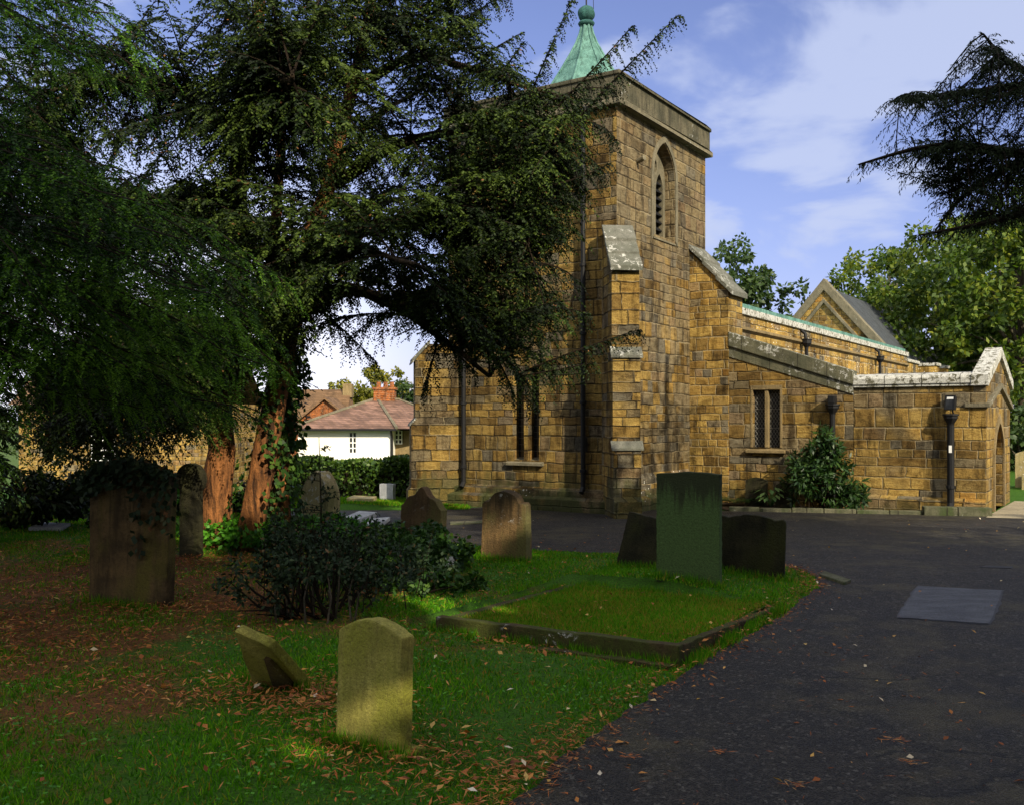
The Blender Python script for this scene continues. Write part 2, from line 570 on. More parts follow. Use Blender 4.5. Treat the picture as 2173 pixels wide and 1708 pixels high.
def asphalt_mat():
    m, t = newmat("asphalt")
    ob = t.tc('Object')
    x, y, z = t.sep(ob)
    n1 = t.noise(ob, 0.45, 5.0, 0.6)
    n2 = t.noise(ob, 2.6, 5.0, 0.65)
    vo = t.voro(ob, 78.0)
    vo2 = t.voro(ob, 42.0)
    n4 = t.noise(ob, 150.0, 2.0, 0.7)
    c = t.mix(vo.outputs['Color'], (0.014, 0.014, 0.016), (0.062, 0.060, 0.062))
    vc = t.sep(vo.outputs['Color'])[0]
    c = t.mix(vc, (0.003, 0.0027, 0.0022), (0.078, 0.067, 0.052))
    n5 = t.noise(ob, 14.0, 5.0, 0.75)
    c = t.mix(t.ss(n5, 0.38, 0.62, 0.62, 0.0), c, (0.008, 0.007, 0.006))
    c = t.mix(t.ss(t.sep(vo2.outputs['Color'])[1], 0.90, 0.97, 0.0, 0.8), c, (0.13, 0.12, 0.10))
    c = t.mix(t.ss(t.m('ADD', n1, t.m('MULTIPLY', t.m('SUBTRACT', n2, 0.5), 0.35)), 0.48, 0.66, 0.0, 0.75), c, t.mix(n2, (0.045, 0.040, 0.020), (0.105, 0.088, 0.048)))
    crk = t.n('ShaderNodeTexVoronoi', {'Vector': t.vm('ADD', ob, t.vm('SCALE', t.comb(n2, n1, 0.0), None, 1.2)), 'Scale': 0.42}, feature='DISTANCE_TO_EDGE').outputs['Distance']
    c = t.mix(t.m('MULTIPLY', t.ss(crk, 0.002, 0.007, 0.85, 0.0), t.ss(n1, 0.40, 0.55)), c, (0.004, 0.004, 0.003))          # mossy, silted patches
    c = t.mix(t.ss(n2, 0.30, 0.60, 0.55, 0.0), c, (0.012, 0.012, 0.014))
    h = t.m('ADD', t.m('MULTIPLY', t.ss(vo.outputs['Distance'], 0.0, 0.6, 1.0, 0.0), 1.0), t.m('ADD', t.m('MULTIPLY', n4, 0.4), t.m('MULTIPLY', t.ss(vo2.outputs['Distance'], 0.0, 0.5, 1.0, 0.0), 0.5)))
    t.out(c, 0.66, t.bump(h, 0.030, 1.0), 0.26)
    return m


M = {}
M['stone'] = stone_mat("sandstone_blocks", 0.215, 0.40, grey=0.20, algae=0.35, algae_top=1.2, jdark=0.48, topgrey=(2.2, 3.2))
M['stone_high'] = stone_mat("sandstone_blocks_weathered", 0.235, 0.43, grey=0.36, algae=0.25, algae_top=0.5, jdark=0.50, seed=3.1, topgrey=(2.5, 7.5))
M['stone_west'] = stone_mat("sandstone_blocks_shaded", 0.225, 0.43, grey=0.22, algae=0.6, algae_top=1.6, jdark=0.56, seed=7.7, gain=0.85)  # more algae, and west-side shade put into the colour by gain
M['stone_porch'] = stone_mat("sandstone_ashlar", 0.26, 0.50, grey=0.10, algae=0.3, algae_top=0.6, jdark=0.42, seed=5.2, rough_amp=0.8, topgrey=(1.9, 2.5))
M['stone_gold'] = stone_mat("sandstone_gold", 0.215, 0.37, grey=0.04, algae=0.0, jdark=0.42, seed=9.4, gain=1.15)
M['stone_pale'] = stone_mat("sandstone_pale_lichen", 0.28, 0.6, grey=0.10, lichen=0.9, jdark=0.46, seed=2.4, gain=1.35)
M['plinth'] = stone_mat("plinth_stone", 0.24, 0.62, grey=0.45, algae=0.95, algae_top=1.0, lichen=0.25, jdark=0.6, seed=4.4, gain=0.8)
M['coping'] = dressed_mat("coping_stone", (0.17, 0.16, 0.10), (0.085, 0.088, 0.055), lichen=0.55, streak=0.5, joints=0.7)
M['coping_white'] = dressed_mat("coping_stone_lichen", (0.20, 0.185, 0.13), (0.11, 0.105, 0.07), lichen=2.2, streak=0.4, joints=0.8)
M['parapet'] = dressed_mat("parapet_stone", (0.155, 0.135, 0.085), (0.075, 0.072, 0.045), lichen=0.12, streak=0.85, joints=1.1)
M['dress'] = dressed_mat("dressed_sandstone", (0.33, 0.24, 0.115), (0.20, 0.15, 0.075), lichen=0.0, streak=0.45)
M['dress_grey'] = dressed_mat("dressed_stone_grey", (0.25, 0.215, 0.14), (0.15, 0.135, 0.09), lichen=0.15, streak=0.4)
M['weathering'] = dressed_mat("weathering_slabs", (0.20, 0.195, 0.16), (0.12, 0.125, 0.095), lichen=0.35, streak=0.3)
M['copper'] = dressed_mat("verdigris_copper", (0.18, 0.36, 0.30), (0.075, 0.18, 0.155), streak=0.8)
M['copper_dark'] = dressed_mat("verdigris_copper_dark", (0.05, 0.15, 0.13), (0.03, 0.08, 0.08), streak=0.3)
M['iron'] = plain_mat("black_iron", (0.010, 0.010, 0.011), 0.55, 0.3, 12.0, 0.22)
M['void'] = plain_mat("dark_inside", (0.008, 0.008, 0.009), 0.8)
M['slate'] = dressed_mat("roof_slate", (0.075, 0.085, 0.095), (0.05, 0.055, 0.06), streak=0.3)
M['white'] = plain_mat("white_paint", (0.80, 0.79, 0.76), 0.5, 0.05)
M['render'] = plain_mat("white_rendered_wall", (0.88, 0.85, 0.76), 0.85, 0.06, 2.0, 0.2)
M['brick'] = stone_mat("red_brick", 0.075, 0.225, pal=[(0.0, (0.42, 0.12, 0.03)), (1.0, (0.62, 0.20, 0.05))], grey=-0.4, joint=(0.40, 0.25, 0.15), jdark=0.3, seed=1.0)
M['wood'] = plain_mat("dark_oak", (0.11, 0.045, 0.018), 0.6, 0.4, 8.0)
M['bark'] = None


def glass_mat(name, col=(0.02, 0.022, 0.026), lattice=None):
    m, t = newmat(name)
    ob = t.tc('Object')
    n = t.noise(ob, 3.0, 2.0)
    c = t.mix(n, tuple(x * 0.6 for x in col), col)
    rough, nrm = 0.12, t.bump(t.noise(ob, 4.0, 1.0), 0.004, 0.5)
    t.out(c, rough, nrm, 0.5)
    return m


M['glass'] = glass_mat("window_glass")
M['lead'] = plain_mat("lead_lattice", (0.15, 0.145, 0.13), 0.5, 0.2, 20.0)


def bark_mat(name, a, b, c3):
    m, t = newmat(name)
    ob = t.tc('Object')
    st = t.noise(t.vm('MULTIPLY', ob, (9.0, 9.0, 1.3)), 1.0, 6.0, 0.65, 0.4)
    n = t.noise(ob, 22.0, 4.0, 0.7)
    c = t.mix(t.ss(st, 0.32, 0.66), a, b)
    c = t.mix(t.ss(n, 0.5, 0.72, 0.0, 0.7), c, c3)
    h = t.m('ADD', t.m('MULTIPLY', st, 1.0), t.m('MULTIPLY', n, 0.35))
    t.out(c, 0.9, t.bump(h, 0.06, 1.0), 0.2)
    return m


M['bark'] = bark_mat("yew_bark", (0.03, 0.014, 0.007), (0.34, 0.135, 0.042), (0.06, 0.035, 0.016))
M['bark_grey'] = bark_mat("grey_bark", (0.035, 0.028, 0.020), (0.11, 0.09, 0.06), (0.05, 0.05, 0.03))
M['twig'] = plain_mat("thin_branch", (0.016, 0.011, 0.007), 0.9, 0.4, 6.0, 0.1)
M['bark_shaded'] = bark_mat("shaded_limb_bark", (0.012, 0.009, 0.006), (0.055, 0.036, 0.020), (0.02, 0.02, 0.010))  # copy of the yew bark, with crown shade put into its colour

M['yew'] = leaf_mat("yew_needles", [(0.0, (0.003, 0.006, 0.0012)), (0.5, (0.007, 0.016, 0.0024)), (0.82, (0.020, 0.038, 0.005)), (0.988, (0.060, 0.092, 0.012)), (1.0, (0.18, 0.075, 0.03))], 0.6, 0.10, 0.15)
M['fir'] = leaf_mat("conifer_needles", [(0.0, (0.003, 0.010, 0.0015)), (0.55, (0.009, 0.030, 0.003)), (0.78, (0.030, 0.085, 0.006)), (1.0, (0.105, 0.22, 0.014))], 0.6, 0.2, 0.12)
M['cedar'] = leaf_mat("cedar_needles", [(0.0, (0.006, 0.011, 0.005)), (1.0, (0.022, 0.034, 0.012))], 0.7, 0.04, 0.08)
M['laurel'] = leaf_mat("laurel_leaves", [(0.0, (0.008, 0.026, 0.005)), (0.7, (0.024, 0.062, 0.011)), (1.0, (0.06, 0.11, 0.022))], 0.42, 0.12, 0.3)
M['ivy'] = leaf_mat("ivy_leaves", [(0.0, (0.012, 0.032, 0.006)), (0.7, (0.032, 0.085, 0.012)), (1.0, (0.085, 0.15, 0.022))], 0.5, 0.12, 0.15)
M['ivy_light'] = leaf_mat("low_leaves", [(0.0, (0.025, 0.11, 0.006)), (1.0, (0.10, 0.30, 0.020))], 0.5, 0.25, 0.25)
M['holly'] = leaf_mat("holly_leaves", [(0.0, (0.010, 0.020, 0.010)), (0.8, (0.024, 0.042, 0.018)), (0.95, (0.05, 0.07, 0.03)), (1.0, (0.16, 0.07, 0.03))], 0.6, 0.06, 0.10)
M['decid'] = leaf_mat("broad_leaves", [(0.0, (0.022, 0.050, 0.006)), (0.5, (0.075, 0.130, 0.012)), (1.0, (0.21, 0.235, 0.020))], 0.6, 0.30)
M['decid_yellow'] = leaf_mat("turning_leaves", [(0.0, (0.09, 0.105, 0.010)), (0.5, (0.19, 0.19, 0.018)), (1.0, (0.30, 0.25, 0.025))], 0.6, 0.3)
M['decid_dark'] = leaf_mat("dark_broad_leaves", [(0.0, (0.018, 0.045, 0.010)), (1.0, (0.07, 0.115, 0.025))], 0.55, 0.25)
M['hedge'] = leaf_mat("hedge_leaves", [(0.0, (0.018, 0.05, 0.006)), (0.7, (0.060, 0.125, 0.014)), (1.0, (0.13, 0.20, 0.025))], 0.5, 0.2)
M['grass'] = leaf_mat("grass_blades", [(0.0, (0.022, 0.095, 0.002)), (0.50, (0.066, 0.225, 0.004)), (0.80, (0.15, 0.33, 0.008)), (0.90, (0.24, 0.22, 0.022)), (1.0, (0.34, 0.16, 0.04))], 0.7, 0.3, 0.1)
M['litter'] = leaf_mat("dead_leaves", [(0.0, (0.13, 0.035, 0.008)), (0.5, (0.34, 0.10, 0.016)), (0.85, (0.50, 0.21, 0.04)), (0.95, (0.55, 0.36, 0.10)), (1.0, (0.70, 0.62, 0.50))], 0.7, 0.15)
M['needles'] = leaf_mat("brown_twiglets", [(0.0, (0.14, 0.035, 0.008)), (0.7, (0.40, 0.12, 0.02)), (1.0, (0.42, 0.24, 0.08))], 0.8, 0.0)
M['hosta'] = leaf_mat("hosta_leaves", [(0.0, (0.10, 0.22, 0.06)), (1.0, (0.25, 0.36, 0.12))], 0.4, 0.3, 0.4)
M['ground'] = ground_mat()
M['asphalt'] = asphalt_mat()


def patch_mat():
    m, t = newmat("asphalt_patch")
    ob = t.tc('Object')
    vo = t.voro(ob, 110.0)
    n = t.noise(t.vm('MULTIPLY', ob, (2.0, 5.0, 1.0)), 1.2, 5.0, 0.65)
    c = t.mix(t.sep(vo.outputs['Color'])[0], (0.006, 0.007, 0.009), (0.052, 0.057, 0.068))
    c = t.mix(t.ss(n, 0.40, 0.62, 0.0, 0.7), c, (0.075, 0.080, 0.090))
    h = t.m('ADD', t.ss(vo.outputs['Distance'], 0.0, 0.6, 1.0, 0.0), t.m('MULTIPLY', n, 0.5))
    t.out(c, 0.55, t.bump(h, 0.008, 1.0), 0.35)
    return m


M['patch'] = patch_mat()
M['tar'] = plain_mat("tar_seam", (0.006, 0.0055, 0.005), 0.5, 0.3, 30.0, 0.3)
M['soil'] = plain_mat("bed_soil", (0.035, 0.024, 0.014), 0.95, 0.5, 14.0, 0.1, 0.05)
M['paving'] = dressed_mat("pale_paving", (0.42, 0.36, 0.24), (0.28, 0.24, 0.16), streak=0.1)
M['kerb'] = dressed_mat("kerb_stone", (0.17, 0.16, 0.10), (0.08, 0.085, 0.045), algae=0.35, lichen=0.15, joints=0.95)


def tile_mat(name, a, b, pitch=0.18):
    m, t = newmat(name)
    u, v, _ = t.sep(t.n('ShaderNodeUVMap').outputs[0])
    ob = t.tc('Object')
    x, y, z = t.sep(ob)
    rowf = t.m('DIVIDE', z, pitch * 0.5)
    row = t.m('FLOOR', rowf)
    fr = t.m('FRACT', rowf)
    cu = t.m('ADD', t.m('DIVIDE', t.m('ADD', x, t.m('MULTIPLY', y, 1.0)), 0.3), t.m('MULTIPLY', t.m('MODULO', row, 2.0), 0.5))
    wn = t.n('ShaderNodeTexWhiteNoise', {'Vector': t.comb(row, t.m('FLOOR', cu), 0.0)}, noise_dimensions='3D')
    c = t.mix(wn.outputs[0], a, b)
    n = t.noise(ob, 1.2, 5.0, 0.6)
    c = t.mix(t.ss(n, 0.45, 0.65, 0.0, 0.6), c, tuple(x * 0.5 for x in a))
    c = t.mix(t.ss(fr, 0.0, 0.25, 0.75, 0.0), c, tuple(x * 0.25 for x in a))
    h = t.m('ADD', t.m('SUBTRACT', 1.0, fr), t.m('MULTIPLY', t.m('SINE', t.m('MULTIPLY', cu, 6.283)), 0.3))
    t.out(c, 0.8, t.bump(h, 0.05, 1.0), 0.25)
    return m


M['tile_brown'] = tile_mat("brown_roof_tile", (0.15, 0.085, 0.055), (0.30, 0.17, 0.12))
M['tile_old'] = tile_mat("mossy_roof_tile", (0.13, 0.075, 0.035), (0.21, 0.12, 0.06))


# ------------------------------------------------------------------ ground, drive, path
def smooth01(x):
    x = np.clip(x, 0, 1)
    return x * x * (3 - 2 * x)


GRASS_EDGE = [(940, 1900), (1010, 1785), (1080, 1708), (1150, 1645), (1220, 1590), (1300, 1532), (1400, 1460), (1500, 1398), (1590, 1350), (1650, 1313),
              (1700, 1272), (1738, 1248), (1728, 1222), (1690, 1207), (1640, 1195), (1560, 1188), (1440, 1182), (1320, 1175), (1150, 1168), (1040, 1162),
              (960, 1150), (850, 1122), (740, 1100), (600, 1096)]
edge_w = [G(a, b) for a, b in GRASS_EDGE]
far_w = [G(600, 1078), G(870, 1082), Vector((0.2, 23.6, 0)), Vector((3.6, 22.4, 0)), Vector((5.0, 22.25, 0)), Vector((10.5, 21.0, 0)), Vector((12.2, 20.6, 0)),
         Vector((30, 16, 0)), Vector((45, 8, 0)), Vector((30, -20, 0)), Vector((3, -16, 0)), Vector((-1.0, 0.0, 0))]
drive_poly = poly_noise(edge_w, 0.12, 0.035) + far_w


def pip(x, y, poly):
    """points in polygon, numpy"""
    x = np.asarray(x); y = np.asarray(y)
    ins = np.zeros(x.shape, bool)
    n = len(poly)
    for i in range(n):
        x0, y0 = poly[i][0], poly[i][1]
        x1, y1 = poly[(i + 1) % n][0], poly[(i + 1) % n][1]
        c = ((y0 > y) != (y1 > y))
        with np.errstate(divide='ignore', invalid='ignore'):
            xi = (x1 - x0) * (y - y0) / (y1 - y0 + 1e-12) + x0
        ins ^= c & (x < xi)
    return ins


EW = np.array([(p.x, p.y) for p in edge_w])


def edge_dist(x, y):
    dmin = np.full(np.shape(x), 1e9)
    for i in range(len(EW) - 1):
        a, b = EW[i], EW[i + 1]
        ab = b - a
        t = np.clip(((x - a[0]) * ab[0] + (y - a[1]) * ab[1]) / (ab @ ab), 0, 1)
        dmin = np.minimum(dmin, np.hypot(x - a[0] - t * ab[0], y - a[1] - t * ab[1]))
    return dmin


def gz(x, y):
    x = np.asarray(x, float); y = np.asarray(y, float)
    dip = -1.35 * smooth01((y - 27.5) / 12) * smooth01((2 - x) / 6)
    ins = pip(x, y, drive_poly)
    ed = edge_dist(x, y)
    ka_ = (x - 1.40) * -0.850 + (y - 8.25) * 0.527; kb_ = (x - 1.40) * 0.527 + (y - 8.25) * 0.850
    plot = (ka_ > -0.25) & (ka_ < 2.75) & (kb_ > -0.3) & (kb_ < 3.2)      # level inside the grave kerb
    hump = (0.5 + 0.5 * np.sin(x * 1.3 + 0.6 * np.sin(y * 0.9)) * np.sin(y * 1.1 + 1.0)) * 0.10 + 0.05
    lift = np.where(ins | (y > 23) | ((x > 3.0) & (y > 18)) | plot, 0.0, hump * smooth01(ed / 1.6))
    return dip + lift


def axis(lo, a, b, hi, st):
    core = np.arange(a, b, st)
    return np.concatenate([np.geomspace(-lo + 1, -a + 1, 14)[:-1] * -1 + 1 if lo < a else [], core, np.geomspace(b + 1, hi + 1, 14) - 1])


xs = np.concatenate([-np.geomspace(600, 12.5, 14), np.arange(-12, 13, 0.35), np.geomspace(13.3, 600, 14)])
ys = np.concatenate([-np.geomspace(300, 3, 8), np.arange(-2.5, 42, 0.35), np.geomspace(42.5, 1200, 16)])
gx, gy = np.meshgrid(xs, ys)
gzv = gz(gx.ravel(), gy.ravel())
nx, ny = len(xs), len(ys)
idx = np.arange(nx * ny).reshape(ny, nx)
fs = np.stack([idx[:-1, :-1], idx[:-1, 1:], idx[1:, 1:], idx[1:, :-1]], -1).reshape(-1, 4)
me = bpy.data.meshes.new("ground")
me.from_pydata(np.stack([gx.ravel(), gy.ravel(), gzv], 1).tolist(), [], fs.tolist())
for p in me.polygons: p.use_smooth = True
tag(link_mesh("ground", me, M['ground']), kind='structure')

mb = MB()
tris = tessellate_polygon([drive_poly])
mb.add([(p.x, p.y, 0.008) for p in drive_poly], [t if (drive_poly[t[1]] - drive_poly[t[0]]).cross(drive_poly[t[2]] - drive_poly[t[0]]).z > 0 else (t[0], t[2], t[1]) for t in tris])
tag(mb.build("drive", M['asphalt']), kind='structure')

# repaired rectangle in the drive
pc = [G(1905, 1312), G(2100, 1325), G(2128, 1254), G(1948, 1245)]
pp = poly_noise(pc, 0.15, 0.012)
pm = sum((p for p in pp), Vector()) / len(pp)
seam = [p + (p - pm).normalized() * random.uniform(0.015, 0.045) for p in pp]
mb = MB(); mb.add([(p.x, p.y, 0.0115) for p in seam], [tuple(range(len(seam)))])
tag(mb.build("tar_seam", M['tar']), kind='structure')
mb = MB(); mb.add([(p.x, p.y, 0.016) for p in pp], [tuple(range(len(pp)))])
tag(mb.build("asphalt_patch", M['patch']), kind='structure')

mb = MB()
a, b = G(2092, 1099), G(2180, 1101)
mb.add([(a.x, a.y, 0.016), (16, 19.0, 0.016), (17.5, 22.0, 0.016), (12.9, 24.8, 0.016), (10.45, 21.15, 0.016)], [(0, 1, 2, 3, 4)])
tag(mb.build("path", M['paving']), kind='structure')

# ------------------------------------------------------------------ the church
CH = empty("church", (2.33, 21.5, 0), math.radians(-33.6))
tag(CH, "golden sandstone church with square tower, green copper spire and low porch", "church")
E3, S3, Z3 = Vector((0, 1, 0)), Vector((1, 0, 0)), Vector((0, 0, 1))


def arch(u0, u1, z0, zs, za, n=6, T=1.15):
    mid = 0.5 * (u0 + u1)
    pts = [(u0, z0), (u1, z0)]
    L = []
    for i in range(n + 1):
        t = T * i / n
        L.append(((1 - math.cos(t)) / (1 - math.cos(T)) * (mid - u0), zs + (za - zs) * math.sin(t) / math.sin(T)))
    pts += [(u1 - a, z) for a, z in L]
    pts += [(u0 + a, z) for a, z in reversed(L[:-1])]
    return pts


def offset_arch(u0, u1, z0, zs, za, o):
    return arch(u0 - o, u1 + o, z0 - (o if z0 > 0.3 else 0), zs, za + o * 1.3)


def band(mb, outer, inner, origin, U, V, N, d):
    """flat band between two outlines with the same number of points, thickness d in front of the wall"""
    o = Vector(origin)
    n = len(outer)
    A = [o + U * a + V * b + N * d for a, b in outer]
    B = [o + U * a + V * b + N * d for a, b in inner]
    A0 = [p - N * (d + 0.02) for p in A]
    B0 = [p - N * (d + 0.02) for p in B]
    fs = []
    for i in range(1, n):
        j = (i + 1) % n
        fs.append((i, j, n + j, n + i))
        fs.append((i, 2 * n + i, 2 * n + j, j))
        fs.append((n + i, n + j, 3 * n + j, 3 * n + i))
    mb.add(A + B + A0 + B0, fs)


TW, TD, TZ = 4.7, 5.1, 9.12
# south, north and east faces of the tower
bel = arch(1.90, 3.12, 6.53, 8.02, 8.83)
mb = MB()
mb.panel([(0, 0.5), (TD, 0.5), (TD, TZ), (0, TZ)], [bel], (0, 0, 0), E3, Z3, S3, 0.55)
mb.panel([(-TD, 0.5), (0, 0.5), (0, TZ), (-TD, TZ)], [], (-TW, 0, 0), -E3, Z3, -S3, 0)
mb.add([(0, TD, .5), (-TW, TD, .5), (-TW, TD, TZ), (0, TD, TZ)], [(0, 1, 2, 3)])
mb.build("tower_wall", M['stone_high'], CH)
wl = [arch(-2.78, -2.46, 1.14, 3.0, 3.35), arch(-2.34, -2.04, 1.14, 3.0, 3.35)]
mb = MB()
mb.panel([(-TW, 0.5), (0, 0.5), (0, TZ), (-TW, TZ)], wl, (0, 0, 0), S3, Z3, -E3, 0.28)
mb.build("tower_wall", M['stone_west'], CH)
# tower plinth in two steps with sloping tops
mb = MB()
for zb, zt, o in ((0.0, 0.27, 0.26), (0.27, 0.46, 0.14)):
    ob = [(-TW - o, -o), (o, -o), (o, TD), (-TW - o, TD)]
    inn = 0.13
    ob2 = [(-TW - o + inn, -o + inn), (o - inn, -o + inn), (o - inn, TD), (-TW - o + inn, TD)]
    vs = [(x, y, zb) for x, y in ob] + [(x, y, zt) for x, y in ob] + [(x, y, zt + 0.07) for x, y in ob2]
    mb.add(vs, [(0, 1, 5, 4), (1, 2, 6, 5), (3, 0, 4, 7), (4, 5, 9, 8), (5, 6, 10, 9), (7, 4, 8, 11)])
mb.build("plinth", M['plinth'], CH)


def ring(mb, o, t, z0, z1):
    x0, x1, y0, y1 = -TW - o, o, -o, TD + o
    mb.box(x0, y0, z0, x1, y0 + t, z1)
    mb.box(x0, y1 - t, z0, x1, y1, z1)
    mb.box(x0, y0 + t, z0, x0 + t, y1 - t, z1)
    mb.box(x1 - t, y0 + t, z0, x1, y1 - t, z1)


mb = MB(); ring(mb, 0.09, 0.36, 9.22, 9.74)
par = mb.build("parapet", M['parapet'], CH)
mb = MB(); ring(mb, 0.16, 0.45, 9.08, 9.215)
mb.build("string_course", M['dress_grey'], par, bevel=0.03)
mb = MB(); ring(mb, 0.13, 0.42, 9.745, 9.84)
mb.build("coping", M['parapet'], par, bevel=0.025)
mb = MB(); mb.box(-TW, 0, 9.22, 0, TD, 9.3); mb.build("tower_roof", M['slate'], CH)

# spire: eight sided, swept, copper sheets with raised rolls
sc_ = (-TW / 2 + 0.22, TD / 2 - 0.12)
prof = [(1.50, 9.4), (1.32, 9.95), (0.99, 10.50), (0.70, 10.95), (0.46, 11.35), (0.29, 11.66), (0.18, 11.93), (0.125, 12.15)]
mb = MB(); mb.lathe(prof, 8, sc_, math.radians(11)); sp = mb.build("spire", M['copper'], CH)
mb = MB()
for k in range(8):
    a = 2 * math.pi * k / 8 + math.radians(11)
    mb.tube([(sc_[0] + r * math.cos(a), sc_[1] + r * math.sin(a), z) for r, z in prof], 0.035, 6)
for zi, rr in ((10.5, 0.99), (11.15, 0.575)):
    mb.lathe([(rr + 0.012, zi - 0.015), (rr + 0.012, zi + 0.015)], 8, sc_, math.radians(11))
mb.build("roll_seams", M['copper'], sp)
mb = MB()
mb.lathe([(0.12, 12.13), (0.19, 12.16), (0.215, 12.21), (0.19, 12.25), (0.12, 12.27)], 20, sc_)
for i, (r, z) in enumerate([]): pass
vs, fsx = [], []
NL, NR = 24, 14
for i in range(NR + 1):
    ph = math.pi * i / NR
    for k in range(NL):
        a = 2 * math.pi * k / NL
        r = 0.215 * math.sin(ph) * (1 + 0.07 * math.cos(8 * a))
        vs.append((sc_[0] + r * math.cos(a), sc_[1] + r * math.sin(a), 12.46 + 0.205 * -math.cos(ph)))
for i in range(NR):
    for k in range(NL):
        l = (k + 1) % NL
        fsx.append((i * NL + k, i * NL + l, (i + 1) * NL + l, (i + 1) * NL + k))
mb.add(vs, fsx)
mb.build("ball_finial", M['copper_dark'], sp, smooth=True)
mb = MB(); mb.tube([(sc_[0], sc_[1], 12.63), (sc_[0], sc_[1], 13.8)], 0.022, 6)
mb.tube([(sc_[0] + 0.21, sc_[1], 12.46), (sc_[0] + 0.2, sc_[1], 12.95)], 0.008, 5)
mb.build("vane_rod", M['iron'], sp)

# belfry opening: tracery with two lights, louvres, hood
bx = -0.26
mb = MB()
l1, l2 = arch(2.02, 2.44, 6.60, 7.72, 8.18), arch(2.58, 3.00, 6.60, 7.72, 8.18)
eye = [(2.51 + 0.14 * math.cos(t), 8.32 + 0.17 * math.sin(t)) for t in np.linspace(0, 2 * math.pi, 12, endpoint=False)]
mb.panel(bel, [l1, l2, eye], (bx, 0, 0), E3, Z3, S3, 0.14)
bw = mb.build("belfry_window", M['dress_grey'], CH)
mb = MB()
for (a, b) in ((2.02, 2.44), (2.58, 3.00)):
    for k in range(8):
        z = 6.62 + k * 0.19
        mb.add([(bx - 0.03, a, z), (bx - 0.03, b, z), (bx - 0.22, b, z + 0.17), (bx - 0.22, a, z + 0.17),
                (bx - 0.03, a, z - 0.03), (bx - 0.03, b, z - 0.03), (bx - 0.22, b, z + 0.14), (bx - 0.22, a, z + 0.14)],
               [(0, 1, 2, 3), (7, 6, 5, 4), (0, 4, 5, 1)])
mb.build("louvres", M['iron'], bw)
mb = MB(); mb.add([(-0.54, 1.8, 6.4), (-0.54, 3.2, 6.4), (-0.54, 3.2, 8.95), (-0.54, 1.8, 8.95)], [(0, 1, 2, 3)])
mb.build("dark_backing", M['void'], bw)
mb = MB(); band(mb, offset_arch(1.90, 3.12, 6.53, 8.02, 8.83, 0.14), offset_arch(1.90, 3.12, 6.53, 8.02, 8.83, 0.02), (0, 0, 0), E3, Z3, S3, 0.03)
mb.build("hood_mould", M['dress_grey'], bw)
mb = MB(); mb.prism([(-0.3, 6.42), (0.03, 6.42), (0.03, 6.46), (-0.25, 6.60), (-0.3, 6.60)], (0, 1.86, 0), S3, Z3, -E3, 1.30)
mb.build("sill", M['dress_grey'], bw)
mb = MB(); mb.tube([(0, 1.02, 8.06), (0.22, 0.95, 8.10)], 0.06, 8); mb.build("stone_spout", M['dress_grey'], CH)

# west window of the tower
mb = MB()
for a, b in ((-2.78, -2.46), (-2.34, -2.04)):
    mb.add([(a - .02, 0.27, 1.1), (b + .02, 0.27, 1.1), (b + .02, 0.27, 3.4), (a - .02, 0.27, 3.4)], [(0, 1, 2, 3)])
ww = mb.build("tower_window", M['glass'], CH)
mb = MB()
for a, b in ((-2.78, -2.46), (-2.34, -2.04)):
    for k in range(14):
        mb.box(a, 0.25, 1.2 + k * 0.15, b, 0.262, 1.206 + k * 0.15)
    for k in (1, 2):
        x = a + (b - a) * k / 3
        mb.box(x - 0.003, 0.246, 1.14, x + 0.003, 0.249, 3.3)
mb.build("leaded_bars", M['lead'], ww)
mb = MB(); mb.prism([(-0.09, 1.02), (0.26, 1.02), (0.26, 1.20), (-0.09, 1.08)][::-1], (-2.92, 0, 0), E3, Z3, -S3, 1.02)
mb.build("sill", M['dress_grey'], ww)


# buttresses
def buttress(name, corner, dv, w_, prof, mat, slabs):
    dv = Vector(dv).normalized(); nv = Vector((dv.y, -dv.x, 0))
    mb = MB()
    mb.prism(prof, Vector(corner) - nv * (w_ / 2), dv, Z3, -nv, w_)
    b_ = mb.build(name, mat, CH)
    for (d0, z0, d1, z1, th) in slabs:      # sloping slab from (d0,z0) high to (d1,z1) low
        mb = MB(); wd = w_ + 0.10
        mb.prism([(d0, z0), (d0, z0 - th), (d1, z1 - th), (d1, z1)], Vector(corner) - nv * (wd / 2), dv, Z3, -nv, wd)
        mb.build("weathering", M['weathering'], b_, bevel=0.012)
    return b_


profd = [(-0.4, 0.0), (1.06, 0.0), (1.06, 0.36), (0.98, 0.46), (0.98, 1.45), (0.90, 1.60), (0.90, 3.42), (0.80, 3.60), (0.80, 5.40), (0.02, 6.25), (-0.4, 6.25)]
sl3 = [(0.30, 6.18, 0.02, 6.48, 0.0)]
SLD = [(-0.02, 6.42, 0.34, 6.06, 0.11), (0.28, 6.05, 0.62, 5.72, 0.11), (0.55, 5.74, 0.92, 5.38, 0.11), (0.79, 3.66, 0.95, 3.46, 0.06), (0.89, 1.66, 1.03, 1.49, 0.05)]
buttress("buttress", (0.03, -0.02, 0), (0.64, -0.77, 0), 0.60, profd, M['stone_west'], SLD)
profn = [(-0.4, 0.0), (1.0, 0.0), (1.0, 0.36), (0.92, 0.46), (0.92, 1.95), (0.82, 2.10), (0.82, 3.55), (0.5, 3.95), (-0.4, 3.95)]
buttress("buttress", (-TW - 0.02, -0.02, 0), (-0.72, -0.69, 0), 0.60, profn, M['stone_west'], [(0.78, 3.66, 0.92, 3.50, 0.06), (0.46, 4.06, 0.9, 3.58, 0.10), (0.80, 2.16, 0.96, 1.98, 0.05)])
mb = MB()
mb.prism([(0.002, 0.0), (1.04, 0.0), (1.04, 5.38), (0.002, 6.42)], (0, 4.05, 0), S3, Z3, -E3, 1.0)
sb = mb.build("buttress", M['stone_gold'], CH)
